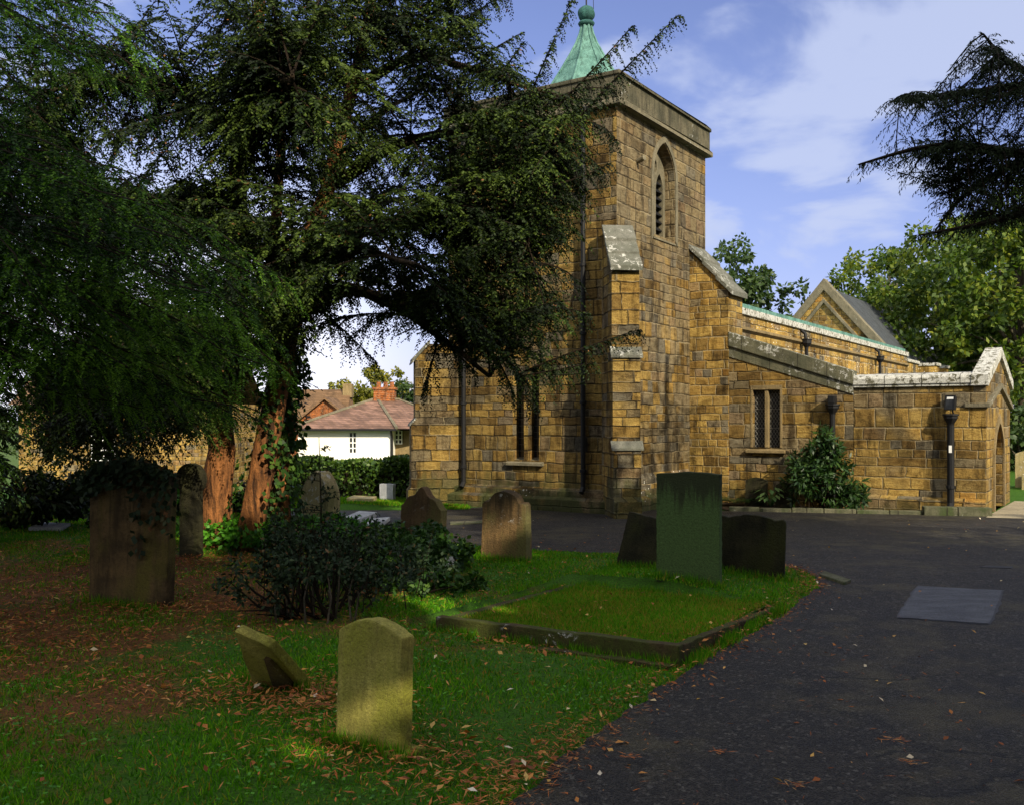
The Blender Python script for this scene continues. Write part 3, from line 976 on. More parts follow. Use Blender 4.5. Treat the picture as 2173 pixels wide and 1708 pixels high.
for (d0, z0, d1, z1) in ((-0.02, 6.62, 0.42, 6.19), (0.36, 6.19, 0.78, 5.78), (0.72, 5.78, 1.16, 5.35)):
    mb = MB(); mb.prism([(d0, z0), (d0, z0 - 0.13), (d1, z1 - 0.13), (d1, z1)][::-1], (0, 3.99, 0), S3, Z3, -E3, 1.13)
    mb.build("weathering", M['weathering'], sb, bevel=0.015)
# lower set-off of the tower's south side
mb = MB(); mb.prism([(0, 0.46), (0.10, 0.46), (0.10, 0.72), (0, 0.84)], (0, 0.35, 0), S3, Z3, -E3, 3.6)
mb.build("plinth_course", M['stone_pale'], CH)


def pipe(name, x, y, z0, z1, out, hop=True, r=0.055, hw=0.13):
    """rainwater pipe against a west wall at y, hopper at the head"""
    mb = MB(); mb.tube([(x, y - out, z0), (x, y - out, z1)], r, 10)
    z = z0 + 0.35
    p = None
    k = 0
    while z < z1 - 0.3:
        mb.lathe([(r + 0.004, z), (r + 0.022, z + 0.01), (r + 0.022, z + 0.07), (r + 0.004, z + 0.08)], 10, (x, y - out))
        z += 1.55
    mb.tube([(x, y - out, z0 + 0.02), (x + 0.01, y - out - 0.10, z0 - 0.10)], r, 8)
    p = mb.build(name, M['iron'], CH)
    if hop:
        mb = MB()
        mb.lathe([(0.06, z1 - 0.02), (0.075, z1 + 0.03), (hw, z1 + 0.15), (hw, z1 + 0.20), (hw + 0.025, z1 + 0.205), (hw + 0.025, z1 + 0.245), (hw * 0.6, z1 + 0.25)], 8, (x, y - out), math.pi / 8)
        mb.build("hopper", M['iron'], p)
    return p


pipe("downpipe", -0.80, 0.0, 0.55, 8.9, 0.10, True, 0.058)
pipe("downpipe", -4.16, 0.0, 0.55, 8.9, 0.10, True, 0.058)

# aisle west wall with sloping coping
AY, AX0, AX1 = 4.10, 1.045, 4.09


def atop(x): return 3.94 - (x - AX0) * 0.338


win = [(1.66, 1.41), (2.34, 1.41), (2.34, 2.82), (1.66, 2.82)]
mb = MB()
mb.panel([(AX0, 0.0), (AX1, 0.0), (AX1, atop(AX1)), (AX0, atop(AX0))], [win], (0, AY, 0), S3, Z3, -E3, 0.16)
aw = mb.build("aisle_wall", M['stone'], CH)
mb = MB()
mb.prism([(AX0, atop(AX0)), (AX1 - .003, atop(AX1)), (AX1 - .003, atop(AX1) + 0.33), (AX0, atop(AX0) + 0.36)], (0, AY - 0.07, 0), S3, Z3, -E3, 0.42)
mb.build("coping", M['coping'], aw, bevel=0.02)
mb = MB()
mb.prism([(AX0, atop(AX0) - 0.27), (AX1 - .003, atop(AX1) - 0.22), (AX1 - .003, atop(AX1) - 0.002), (AX0, atop(AX0) - 0.002)], (0, AY - 0.025, 0), S3, Z3, -E3, 0.2)
mb.build("coping_course", M['coping'], aw, bevel=0.008)
# two light window
mb = MB(); mb.box(1.66, AY + 0.14, 1.41, 2.34, AY + 0.15, 2.82)
aw2 = mb.build("aisle_window", M['glass'], CH)
mb = MB(); mb.box(1.953, AY + 0.015, 1.412, 2.047, AY + 0.139, 2.818); mb.build("mullion", M['dress'], aw2, bevel=0.015)
mb = MB()
for x0, x1 in ((1.665, 1.95), (2.05, 2.335)):
    for k in range(-4, 16):
        for sg in (1, -1):
            # a diagonal lead, clipped to the light
            za = 1.41 + k * 0.125 if sg > 0 else 1.41 + k * 0.125 + 0.44
            pts = []
            N_ = 24
            for i in range(N_ + 1):
                x = x0 + (x1 - x0) * i / N_
                z = za + sg * (x - x0) * 1.55
                if 1.415 < z < 2.815: pts.append((x, AY + 0.130, z))
            if len(pts) >= 2: mb.tube([pts[0], pts[-1]], 0.005, 4)
    for z in (1.88, 2.35): mb.box(x0, AY + 0.118, z, x1, AY + 0.126, z + 0.012)
mb.build("lead_lattice", M['lead'], aw2)
mb = MB()
mb.box(1.60, AY - 0.012, 1.412, 1.658, AY + 0.1, 2.83); mb.box(2.342, AY - 0.012, 1.412, 2.40, AY + 0.1, 2.83); mb.box(1.60, AY - 0.013, 2.831, 2.40, AY + 0.1, 2.94)
mb.build("window_frame", M['dress'], aw2, bevel=0.01)
mb = MB(); mb.prism([(-0.10, 1.28), (0.14, 1.28), (0.14, 1.408), (-0.10, 1.35)][::-1], (1.50, AY, 0), E3, Z3, -S3, 1.0)
mb.build("sill", M['dress'], aw2, bevel=0.012)
mb = MB()
mb.add([(4.085, AY + .3, 0), (4.085, 26, 0), (4.085, 26, 3.15), (4.085, AY + .3, 3.15)], [(0, 1, 2, 3)])
mb.build("aisle_wall", M['stone'], CH)
mb = MB()
mb.add([(0.95, AY + .35, 3.45), (4.08, AY + .35, 2.5), (4.08, 26, 2.5), (0.95, 26, 3.45)], [(0, 1, 2, 3)])
mb.build("aisle_roof", M['slate'], CH)

# porch
PX0, PX1, PY0, PY1 = 4.092, 6.90, 4.13, 8.35
mb = MB()
mb.panel([(PX0, 0.36), (PX1, 0.36), (PX1, 2.84), (PX0, 2.84)], [], (0, PY0, 0), S3, Z3, -E3, 0)
pw = mb.build("porch_wall", M['stone_porch'], CH)
mb = MB(); mb.add([(PX0, PY1, 0), (PX1, PY1, 0), (PX1, PY1, 2.9), (PX0, PY1, 2.9)], [(0, 3, 2, 1)]); mb.build("porch_wall", M['stone_porch'], CH)
mb = MB(); mb.prism([(0, 0), (0.10, 0), (0.10, 0.29), (0.0, 0.36)], (PX1 - .003, PY0, 0), -E3, Z3, S3, PX1 - PX0 - .006)
mb.build("plinth_course", M['stone_porch'], pw)
mb = MB(); mb.box(PX0 + .003, PY0 - 0.06, 2.842, PX1 + 0.03, PY0 + 0.28, 2.90)
mb.prism([(-0.085, 2.903), (0.34, 2.903), (0.34, 3.16), (-0.03, 3.10), (-0.085, 3.03)][::-1], (PX0 + .003, PY0, 0), E3, Z3, -S3, PX1 - PX0 - 0.04)
mb.build("coping", M['coping_white'], pw, bevel=0.01)
door_h = arch(5.42, 7.02, 0.0, 1.15, 2.02, 8)
gm = 0.5 * (PY0 + PY1)
mb = MB()
mb.panel([(PY0, 0), (PY1, 0), (PY1, 2.86), (gm, 3.58), (PY0, 2.86)], [door_h], (PX1, 0, 0), E3, Z3, S3, 0.42)
pg = mb.build("porch_gable", M['stone_porch'], CH)
mb = MB()
for yy, y2 in ((PY0, gm), (PY1, gm)):
    sgn = 1 if y2 > yy else -1
    q = [(yy - 0.10 * sgn, 2.84), (y2, 3.585), (y2, 3.80), (yy - 0.10 * sgn, 3.08)]
    if sgn < 0: q = q[::-1]
    mb.prism(q, (PX1 + 0.07, 0, 0), E3, Z3, S3, 0.36)
mb.build("coping", M['coping_white'], pg, bevel=0.012)
mb = MB()
for yy, y2 in ((PY0 + 0.02, gm), (PY1 - 0.02, gm)):
    sgn = 1 if y2 > yy else -1
    q = [(yy, 2.36), (y2, 2.84), (y2, 2.95), (yy, 2.47)]
    if sgn < 0: q = q[::-1]
    mb.prism(q, (PX1 + 0.08, 0, 0), E3, Z3, S3, 0.10)
mb.box(PX1 - 0.42, PY0 - 0.06, 2.37, PX1 + 0.082, PY0 - 0.002, 2.46)
mb.build("string_course", M['dress_grey'], pg, bevel=0.01)
mb = MB(); band(mb, arch(5.26, 7.18, 0.0, 1.15, 2.24, 8), arch(5.42, 7.02, 0.0, 1.15, 2.02, 8), (PX1, 0, 0), E3, Z3, S3, 0.035)
mb.build("door_surround", M['dress'], pg)
mb = MB()
mb.box(PX1 - 0.44, 5.44, 0.02, PX1 - 0.38, 7.0, 2.1)
for k in range(1, 8): mb.box(PX1 - 0.379, 5.44 + k * 0.195 - 0.006, 0.02, PX1 - 0.372, 5.44 + k * 0.195 + 0.006, 1.9)
dr = mb.build("door", M['wood'], CH)
mb = MB()
for z in (0.5, 1.3): mb.box(PX1 - 0.37, 5.5, z, PX1 - 0.36, 6.9, z + 0.06)
mb.tube([(PX1 - 0.36, 6.7, 0.95), (PX1 - 0.28, 6.7, 0.95), (PX1 - 0.28, 6.62, 0.95)], 0.012, 6)
mb.build("handle", M['iron'], dr)
mb = MB(); mb.add([(PX0, PY0 + .2, 2.95), (PX1 - .3, PY0 + .2, 2.95), (PX1 - .3, gm, 3.25), (PX0, gm, 3.25), (PX1 - .3, PY1 - .2, 2.95), (PX0, PY1 - .2, 2.95)], [(0, 1, 2, 3), (3, 2, 4, 5)])
mb.build("porch_roof", M['slate'], CH)
pp_ = pipe("downpipe", 6.21, PY0, 0.22, 1.98, 0.13, True, 0.075, 0.15)
mb = MB(); mb.box(6.185, PY0 - 0.215, 1.37, 6.245, PY0 - 0.206, 1.53); mb.build("paper_notice", M['white'], pp_)
pa_ = pipe("downpipe", 3.64, AY, 0.15, 2.22, 0.12, True, 0.065, 0.15)
mb = MB(); mb.box(3.56, AY - 0.26, 2.47, 3.72, AY - 0.02, 2.66); mb.build("spout_box", M['iron'], pa_, bevel=0.02)
# flood light on the porch wall
mb = MB()
mb.box(-0.10, -0.05, -0.15, 0.10, 0.05, 0.15)
mb.box(-0.115, -0.075, -0.165, 0.115, -0.051, -0.135); mb.box(-0.115, -0.075, 0.135, 0.115, -0.051, 0.165)
mb.box(-0.115, -0.0755, -0.134, -0.085, -0.051, 0.134); mb.box(0.085, -0.0755, -0.134, 0.115, -0.051, 0.134)
mb.tube([(0, 0.05, -0.1), (0, 0.16, -0.2)], 0.02, 6)
fl = mb.build("flood_light", M['iron'], CH, bevel=0.006)
fl.location = (6.22, PY0 - 0.14, 2.46); fl.rotation_euler = (math.radians(-12), 0, math.radians(-14))
mb = MB(); mb.box(-0.083, -0.064, -0.133, 0.083, -0.052, 0.133); mb.build("lamp_glass", M['glass'], fl)
mb = MB(); mb.box(-0.075, -0.068, 0.075, 0.07, -0.0645, 0.125); mb.build("reflector", M['white'], fl)

# nave clerestory
NX, NY0, NY1 = 0.90, 5.06, 25.9
mb = MB(); mb.panel([(NY0, 3.6), (NY1, 3.6), (NY1, 4.86), (NY0, 4.86)], [], (NX, 0, 0), E3, Z3, S3, 0)
mb.add([(NX, NY1, 3.6), (-5.6, NY1, 3.6), (-5.6, NY1, 4.9), (NX, NY1, 4.9), (-5.6, NY0, 0), (-5.6, NY1, 0), (-5.6, NY0, 4.9), (NX, NY0 + .01, 3.6), (NX, NY0 + .01, 4.9), (-5.6, NY0 + .01, 0.0)],
       [(0, 1, 2, 3), (4, 6, 2, 5)])
cw = mb.build("nave_wall", M['stone_pale'], CH)
mb = MB(); mb.box(NX - 0.3, NY0, 4.863, NX + 0.07, NY1 + 0.05, 5.04); mb.build("coping", M['coping_white'], cw, bevel=0.015)
mb = MB(); mb.prism([(0, 4.40), (0.10, 4.46), (0.10, 4.52), (0, 4.56)], (NX, NY0, 0), S3, Z3, -E3, NY1 - NY0); mb.build("string_course", M['dress'], cw)
mb = MB(); mb.add([(0.72, NY0, 5.045), (0.72, NY1, 5.045), (-2.35, NY1, 5.40), (-2.35, NY0, 5.40), (-5.5, NY1, 5.0), (-5.5, NY0, 5.0)], [(0, 1, 2, 3), (3, 2, 4, 5)])
k = NY0 + 0.3
while k < NY1:
    mb.prism([(0.74, 5.05), (0.74, 5.10), (-2.33, 5.45), (-2.33, 5.40)], (0, k, 0), S3, Z3, -E3, 0.05); k += 0.62
mb.box(0.60, NY0, 5.042, 0.82, NY1, 5.19)
mb.build("nave_roof", M['copper'], CH)
for yy in (10.46, 20.0):
    mb = MB()
    mb.lathe([(0.05, 4.15), (0.06, 4.30), (0.15, 4.42), (0.15, 4.52), (0.17, 4.525), (0.17, 4.56), (0.05, 4.57)], 8, (NX + 0.19, yy), math.pi / 8)
    mb.tube([(NX + 0.19, yy, 3.5), (NX + 0.19, yy, 4.2)], 0.055, 8)
    mb.tube([(NX + 0.02, yy, 4.84), (NX + 0.15, yy, 4.72), (NX + 0.17, yy, 4.55)], 0.05, 8)
    mb.build("hopper", M['iron'], cw)

# chancel with steep slate roof between two gables
CY0, CY1, CXm, RZ, EZ = 24.6, 37.6, -2.35, 8.1, 4.55
hw = (RZ - EZ) / 1.17
mb = MB(); mb.prism([(CXm - hw, 0), (CXm + hw, 0), (CXm + hw, EZ), (CXm, RZ), (CXm - hw, EZ)], (0, CY0, 0), S3, Z3, -E3, 0.4)
cg = mb.build("chancel_gable", M['stone_gold'], CH)
mb = MB()
for sg in (1, -1):
    q = [(CXm, RZ + 0.30), (CXm, RZ - 0.22), (CXm + sg * (hw + 0.2), EZ - 0.44), (CXm + sg * (hw + 0.2), EZ + 0.06)]
    if sg > 0: q = q[::-1]
    mb.prism(q, (0, CY0 - 0.10, 0), S3, Z3, -E3, 0.56)
    q = [(CXm, RZ - 0.60), (CXm, RZ - 0.80), (CXm + sg * (hw - 0.1), EZ - 0.68), (CXm + sg * (hw - 0.1), EZ - 0.48)]
    if sg > 0: q = q[::-1]
    mb.prism(q, (0, CY0 - 0.12, 0), S3, Z3, -E3, 0.13)
mb.build("coping", M['dress_grey'], cg, bevel=0.02)
mb = MB()
mb.prism([(CXm - hw - .1, EZ - .12), (CXm + hw + .1, EZ - .12), (CXm, RZ)], (0, CY0 + 0.41, 0), S3, Z3, -E3, CY1 - CY0 - 0.8)
mb.build("chancel_roof", M['slate'], CH)
mb = MB(); mb.prism([(CXm - hw, 0), (CXm + hw, 0), (CXm + hw, EZ), (CXm, RZ - .05), (CXm - hw, EZ)], (0, CY1 - 0.38, 0), S3, Z3, -E3, 0.38)
ce = mb.build("chancel_gable", M['stone_pale'], CH)
mb = MB()
for sg in (1, -1):
    q = [(CXm, RZ + 0.32), (CXm, RZ - 0.15), (CXm + sg * (hw + 0.3), EZ - 0.50), (CXm + sg * (hw + 0.3), EZ - 0.02)]
    if sg > 0: q = q[::-1]
    mb.prism(q, (0, CY1 - 0.46, 0), S3, Z3, -E3, 0.52)
mb.build("coping", M['coping_white'], ce, bevel=0.02)
mb = MB()
cy = CY1 - 0.2
mb.lathe([(0.30, RZ + 0.2), (0.24, RZ + 0.5), (0.12, RZ + 0.95), (0.09, RZ + 1.05)], 8, (CXm, cy))
cz = RZ + 1.5
mb.box(CXm - 0.06, cy - 0.06, RZ + 1.04, CXm + 0.06, cy + 0.06, cz + 0.48)
mb.box(CXm - 0.45, cy - 0.055, cz - 0.06, CXm - 0.065, cy + 0.055, cz + 0.06); mb.box(CXm + 0.065, cy - 0.055, cz - 0.06, CXm + 0.45, cy + 0.055, cz + 0.06)
mb.tube([(CXm + 0.27 * math.cos(t), cy, cz + 0.27 * math.sin(t)) for t in np.linspace(0, 2 * math.pi, 17)], 0.04, 6)
mb.build("gable_cross", M['dress_grey'], ce)
mb = MB()
mb.panel([(NY1, 0), (CY1, 0), (CY1, 4.5), (NY1, 4.5)], [], (0.72, 0, 0), E3, Z3, S3, 0)
cs = mb.build("chancel_wall", M['stone_pale'], CH)
for y0, y1, z1, xo in ((NY1 + .06, 28.55, 4.78, 0.85), (28.65, 29.5, 4.70, 1.6), (31.4, 32.3, 4.70, 1.6), (36.6, 37.5, 4.62, 1.6)):
    mb = MB(); mb.box(0.4, y0, 3.6, xo, y1, z1 - 0.14); mb.build("buttress", M['stone_pale'], cs)
    mb = MB(); mb.box(0.35, y0 - .04, z1 - 0.138, xo + .08, y1 + .04, z1); mb.build("coping", M['coping_white'], cs, bevel=0.02)
mb = MB()
mb.box(0.40, 29.56, 4.40, 0.82, 36.5, 4.56)
mb.build("coping", M['coping_white'], cs, bevel=0.02)

# bed along the aisle wall and its kerb stones
bA, bB = Vector((4.98, 22.22, 0)), Vector((10.42, 21.02, 0))
mb = MB(); mb.add([(bA.x, bA.y, 0.02), (bB.x, bB.y, 0.02), (10.6, 21.25, 0.02), (7.9, 22.95, 0.02), (5.4, 24.6, 0.02), (4.6, 23.6, 0.02)], [(0, 1, 2, 3, 4, 5)])
tag(mb.build("flower_bed", M['soil']), kind='structure')
mb = MB()
nK = 8
dirk = (bB - bA).normalized(); nk = Vector((dirk.y, -dirk.x, 0))
for i in range(nK):
    p0 = bA.lerp(bB, i / nK) + dirk * 0.008; p1 = bA.lerp(bB, (i + 1) / nK) - dirk * 0.008
    w_ = 0.17 if i < 6 else 0.30
    zt = (0.10 if i < 6 else 0.20) + random.uniform(-0.012, 0.012)
    jit = nk * random.uniform(-0.012, 0.012)
    a, b = p0 + nk * w_ * 0.5 + jit, p1 + nk * w_ * 0.5 + jit
    c, d_ = p1 - nk * w_ * 0.5 + jit, p0 - nk * w_ * 0.5 + jit
    vs = [(q.x, q.y, -0.02) for q in (a, b, c, d_)] + [(q.x, q.y, zt) for q in (a, b, c, d_)]
    mb.add(vs, [(0, 1, 5, 4), (1, 2, 6, 5), (2, 3, 7, 6), (3, 0, 4, 7), (4, 5, 6, 7)])
kb = mb.build("bed_kerb", M['kerb'], bevel=0.018)
tag(kb, "low pale kerb of stone blocks edging the bed below the church wall", "kerb")


# ------------------------------------------------------------------ graves
RZ0 = math.radians(-31.0)


def outline(kind, w_, h):
    t = np.linspace(0, 1, 15)
    if kind == 'segment':           # low curved top
        r = h * 0.10
        top = [(w_ * (1 - a), h - r * (2 * a - 1) ** 2) for a in t]
    elif kind == 'shoulder':        # half round between small square shoulders
        s = w_ * 0.16; zs = h - 0.52 * (w_ - 2 * s) * 0.62
        top = [(w_, zs - 0.04), (w_ - s * 0.25, zs), (w_ - s, zs)] + [(w_ / 2 + (w_ / 2 - s) * math.cos(math.pi * a), zs + (h - zs) * math.sin(math.pi * a)) for a in t] + [(s, zs), (s * 0.25, zs), (0, zs - 0.04)]
    elif kind == 'gable':
        top = [(w_, h - 0.02), (w_ * 0.5, h), (0, h - 0.035)]
    elif kind == 'flat':
        top = [(w_, h), (0, h - 0.01)]
    elif kind == 'ogee':            # wavy head with scooped corners
        top = [(w_ * (1 - a), h - 0.16 + 0.13 * math.cos(2 * math.pi * (a - 0.5)) + 0.045 * math.cos(6 * math.pi * (a - 0.5))) for a in t]
    elif kind == 'lowogee':
        top = [(w_, h - 0.07), (w_ * 0.96, h - 0.035), (w_ * 0.90, h - 0.045), (w_ * 0.84, h - 0.06)] + [(w_ * (0.80 - 0.60 * a), h - 0.04 + 0.045 * math.sin(math.pi * a)) for a in t] + [(w_ * 0.16, h - 0.05), (w_ * 0.10, h - 0.03), (w_ * 0.04, h - 0.03), (0, h - 0.06)]
    elif kind == 'round':
        r = w_ / 2
        top = [(r + r * math.cos(math.pi * a), h - r + r * math.sin(math.pi * a)) for a in t]
    elif kind == 'lancet':
        zs = h - w_ * 0.75
        A = arch(0, w_, 0, zs, h, 8)
        return [(0, -0.2), (w_, -0.2)] + A[2:]
    elif kind == 'disc':
        r = w_ * 0.5; nk_ = w_ * 0.36; zc = h - r
        a0 = math.asin(nk_ / r * 0.95)
        angs = np.linspace(-math.pi / 2 + a0, 1.5 * math.pi - a0, 22)
        return [(r - nk_, -0.2), (r + nk_, -0.2)] + [(r + r * math.cos(a), zc + r * math.sin(a)) for a in angs]
    return [(0, -0.2), (w_, -0.2)] + top


def rough_outline(pts, step=0.06, amp=0.004):
    out = []
    for i in range(len(pts)):
        a, b = Vector(pts[i]), Vector(pts[(i + 1) % len(pts)])
        k = max(1, int((b - a).length / step))
        for j in range(k):
            p = a.lerp(b, j / k)
            out.append((p.x + random.uniform(-amp, amp), p.y + random.uniform(-amp, amp)))
    return out


def headstone(name, kind, w_, h, th, loc, mat, label, rz=RZ0, tilt=0.0, roll=0.0, cat="gravestone", group=None, taper=0.0, parent_parts=None):
    o = rough_outline(outline(kind, w_, h))
    o = [(x + (w_ / 2 - x) * taper * (z / h), z) for x, z in o]
    mb = MB(); mb.prism(o, (0, 0, 0), (1, 0, 0), (0, 0, 1), (0, -1, 0), th)
    ob = mb.build(name, mat, None, bevel=0.012)
    ob.location = loc
    ob.rotation_euler = (tilt, roll, rz)
    return tag(ob, label, cat, group)


def hmat(name, base, dark, green, algae, lichen=0.0, streak=0.6, topstain=None):
    return dressed_mat(name, base, dark, lichen=lichen, algae=algae, streak=streak, scale=1.6, green=green, topstain=topstain)


M['hs_yellow'] = hmat("headstone_olive", (0.44, 0.39, 0.095), (0.24, 0.215, 0.045), (0.26, 0.26, 0.03), 0.5, 0.06, 0.45)
M['hs_green'] = hmat("headstone_green", (0.085, 0.12, 0.045), (0.06, 0.075, 0.03), (0.075, 0.13, 0.038), 0.9, 0.0, 0.3, (0.98, 1.30))
M['hs_dark'] = hmat("headstone_dark", (0.040, 0.036, 0.016), (0.012, 0.011, 0.006), (0.040, 0.044, 0.010), 0.35, 0.04, 0.4)
M['hs_brown'] = hmat("headstone_brown", (0.27, 0.165, 0.068), (0.12, 0.078, 0.036), (0.14, 0.14, 0.045), 0.35, 0.2, 0.4, (0.62, 1.10))
M['hs_red'] = hmat("headstone_red", (0.25, 0.155, 0.075), (0.13, 0.085, 0.042), (0.19, 0.17, 0.055), 0.35, 0.2, 0.45)
M['hs_tan'] = hmat("headstone_tan", (0.52, 0.42, 0.20), (0.36, 0.29, 0.14), (0.15, 0.15, 0.05), 0.3, 0.35, 0.4)
M['hs_mud'] = hmat("headstone_mud", (0.17, 0.11, 0.045), (0.050, 0.034, 0.016), (0.13, 0.115, 0.02), 0.30, 0.04, 0.6, (0.95, 1.5))
M['hs_white'] = dressed_mat("headstone_white", (0.55, 0.56, 0.56), (0.36, 0.37, 0.38), streak=0.2)
M['kerb_dark'] = hmat("grave_kerb_stone", (0.10, 0.07, 0.030), (0.030, 0.023, 0.010), (0.055, 0.070, 0.010), 0.6, 0.04, 0.4)


def gp(px, py, dz=0.0):
    p = G(px, py)
    return Vector((p.x, p.y, float(gz(p.x, p.y)) + dz))


n_ = headstone("headstone", 'segment', 0.51, 0.85, 0.13, Vector((-1.13, 6.18, -0.01)), M['hs_yellow'], "small upright olive gravestone with a low curved top, standing alone nearest in the grass", tilt=math.radians(-2))
mb = MB(); mb.prism(rough_outline([(-0.03, -0.1), (0.58, -0.1), (0.58, 0.075), (-0.03, 0.07)]), (0, -0.05, 0), (1, 0, 0), (0, 0, 1), (0, -1, 0), 0.24)
mb.build("base_block", M['hs_yellow'], n_, bevel=0.015)

n_ = headstone("headstone", 'gable', 0.80, 1.46, 0.12, Vector((1.80, 12.05, 0.0)), M['hs_green'], "tall green slab gravestone at the head of the kerbed grave", rz=math.radians(-27))
headstone("headstone", 'flat', 0.72, 0.92, 0.11, Vector((1.36, 13.05, -0.02)), M['hs_dark'], "dark mossy gravestone leaning right, half hidden behind the tall green slab", roll=math.radians(13), tilt=math.radians(-5), rz=math.radians(-22))
headstone("headstone", 'lowogee', 0.88, 0.87, 0.11, Vector((2.74, 12.95, -0.02)), M['hs_dark'], "wide low blackened gravestone with a wavy top right of the tall green slab", rz=math.radians(-20), roll=math.radians(1.5))
n_ = headstone("headstone", 'shoulder', 0.72, 1.10, 0.20, Vector((-0.45, 13.9, 0.0)), M['hs_brown'], "brown stained gravestone with a rounded head and square shoulders, upright beside the drive", rz=math.radians(-24), roll=math.radians(2), tilt=math.radians(4), taper=0.10)
headstone("headstone", 'ogee', 0.88, 1.02, 0.16, Vector((-1.90, 16.3, -0.02)), M['hs_red'], "reddish gravestone with a scrolled scooped top, half buried in the ivy mound", rz=math.radians(-36), roll=math.radians(3))
headstone("headstone", 'lancet', 0.80, 1.20, 0.30, Vector((-4.05, 18.4, -0.02)), M['hs_tan'], "thick tan gravestone with a pointed arch head and pale lichened edge by the yew", rz=math.radians(-40), roll=math.radians(4))
big = headstone("headstone", 'segment', 0.93, 1.66, 0.16, Vector((-4.62, 10.55, 0.0)), M['hs_mud'], "large tall muddy brown gravestone with ivy over its curved top, under the conifer", rz=math.radians(-12), roll=math.radians(1), taper=-0.04)
headstone("headstone", 'disc', 0.46, 1.46, 0.14, Vector((-4.95, 14.2, 0.0)), M['hs_dark'], "dark disc headed gravestone in shadow between the big brown stone and the yew trunk", rz=math.radians(-20))
headstone("headstone", 'flat', 0.44, 0.44, 0.12, Vector((-3.46, 25.2, 0.0)), M['hs_white'], "small pale grey gravestone on the lawn before the hedge, in front of its twin", rz=math.radians(-30))
headstone("headstone", 'flat', 0.36, 0.36, 0.12, Vector((-3.22, 26.0, 0.0)), M['hs_white'], "smaller pale grey gravestone just behind another pale one before the hedge", rz=math.radians(-30))
# two old slabs leaning on the church wall
headstone("headstone", 'segment', 0.52, 0.72, 0.10, Vector((5.62, 23.35, 0.0)), M['hs_dark'], "black weathered slab leaning on the church wall under the two light window", rz=math.radians(-33.6), tilt=math.radians(-9))
headstone("headstone", 'segment', 0.40, 0.62, 0.10, Vector((6.24, 22.95, 0.0)), M['hs_dark'], "smaller black slab leaning on the church wall half behind the shrub", rz=math.radians(-33.6), tilt=math.radians(-9))

# the toppled stone: a heavy slab fallen sideways against its footing
tp = gp(592, 1476)
T = empty("toppled_gravestone", tp + Vector((0, 0, -0.02)), 0.0)
tag(T, "broken olive gravestone toppled sideways, its dark underside propped in the grass", "gravestone")
FA = [Vector(p) - T.location for p in (at(497, 1338, 6.90), at(568, 1372, 6.88), at(657, 1470, 7.28), at(546, 1484, 7.42))]
back = Vector((0.048, 0.045, 0.040))


def fpt(u, v):      # across the underside of the slab
    return FA[3].lerp(FA[2], u).lerp(FA[0].lerp(FA[1], u), v)


mb = MB()
ring_ = [fpt(u, 0) for u in np.linspace(0, 1, 7)] + [fpt(1, v) for v in np.linspace(0.12, 1, 8)] + [fpt(u, 1) for u in np.linspace(0.85, 0, 6)] + [fpt(0, v) for v in np.linspace(0.88, 0.12, 7)]
ring_ = [p + Vector((random.uniform(-1, 1), random.uniform(-1, 1), random.uniform(-1, 1))) * 0.005 for p in ring_]
n = len(ring_)
mb.add(ring_ + [p + back for p in ring_], [tuple(range(n)), tuple(range(2 * n - 1, n - 1, -1))] + [(i, i + n, (i + 1) % n + n, (i + 1) % n) for i in range(n)])
mb.build("slab", M['hs_yellow'], T, bevel=0.010)
fn = (FA[1] - FA[0]).cross(FA[3] - FA[0]).normalized()
if fn.y > 0: fn = -fn
mb = MB()
pl = [fpt(0.42, 0.02), fpt(0.90, 0.02), fpt(0.78, 0.72), fpt(0.66, 0.74)]
mb.add([p + fn * 0.028 for p in pl] + [p - fn * 0.01 for p in pl], [(0, 1, 2, 3), (0, 4, 5, 1), (1, 5, 6, 2), (2, 6, 7, 3), (3, 7, 4, 0)])
mb.build("carved_panel", M['hs_mud'], T)
mb = MB(); mb.prism(rough_outline([(-0.16, -0.05), (0.10, -0.05), (0.06, 0.05), (-0.10, 0.08)], 0.05, 0.004), (0, -0.06, 0), (1, 0, 0), (0, 0, 1), (0, -1, 0), 0.14)
mb.build("footing", M['hs_mud'], T, bevel=0.012)

# kerbed double grave
K = empty("grave_kerb", (1.40, 8.25, 0), 0)
tag(K, "low dark stone kerb framing a grassed double grave in front of the tall green slab", "grave kerb")
kx = Vector((-0.850, 0.527, 0)); ky = Vector((0.527, 0.850, 0))
LX, LY = 2.50, 2.90


def kerb_bar(a, b, w_, z0, z1, nm="kerb_stone"):
    d_ = (b - a).normalized(); nn = Vector((d_.y, -d_.x, 0)) * (w_ / 2)
    mb = MB(); n = max(2, int((b - a).length / 0.16))
    vs, fs = [], []
    for i in range(n + 1):
        p = a.lerp(b, i / n) + Vector((0, 0, 0))
        j = Vector((random.uniform(-.006, .006), random.uniform(-.006, .006), 0)); dz = random.uniform(-.007, .007)
        zt = z1[0] + (z1[1] - z1[0]) * i / n + dz
        for q, z in ((p - nn + j, z0), (p + nn + j, z0), (p + nn + j, zt), (p - nn + j, zt)):
            vs.append((q.x, q.y, z))
    for i in range(n):
        for s in range(4):
            t = (s + 1) % 4
            fs.append((i * 4 + s, i * 4 + t, (i + 1) * 4 + t, (i + 1) * 4 + s))
    fs += [(0, 3, 2, 1), (n * 4, n * 4 + 1, n * 4 + 2, n * 4 + 3)]
    mb.add(vs, fs)
    return mb.build(nm, M['kerb_dark'], K, bevel=0.010)


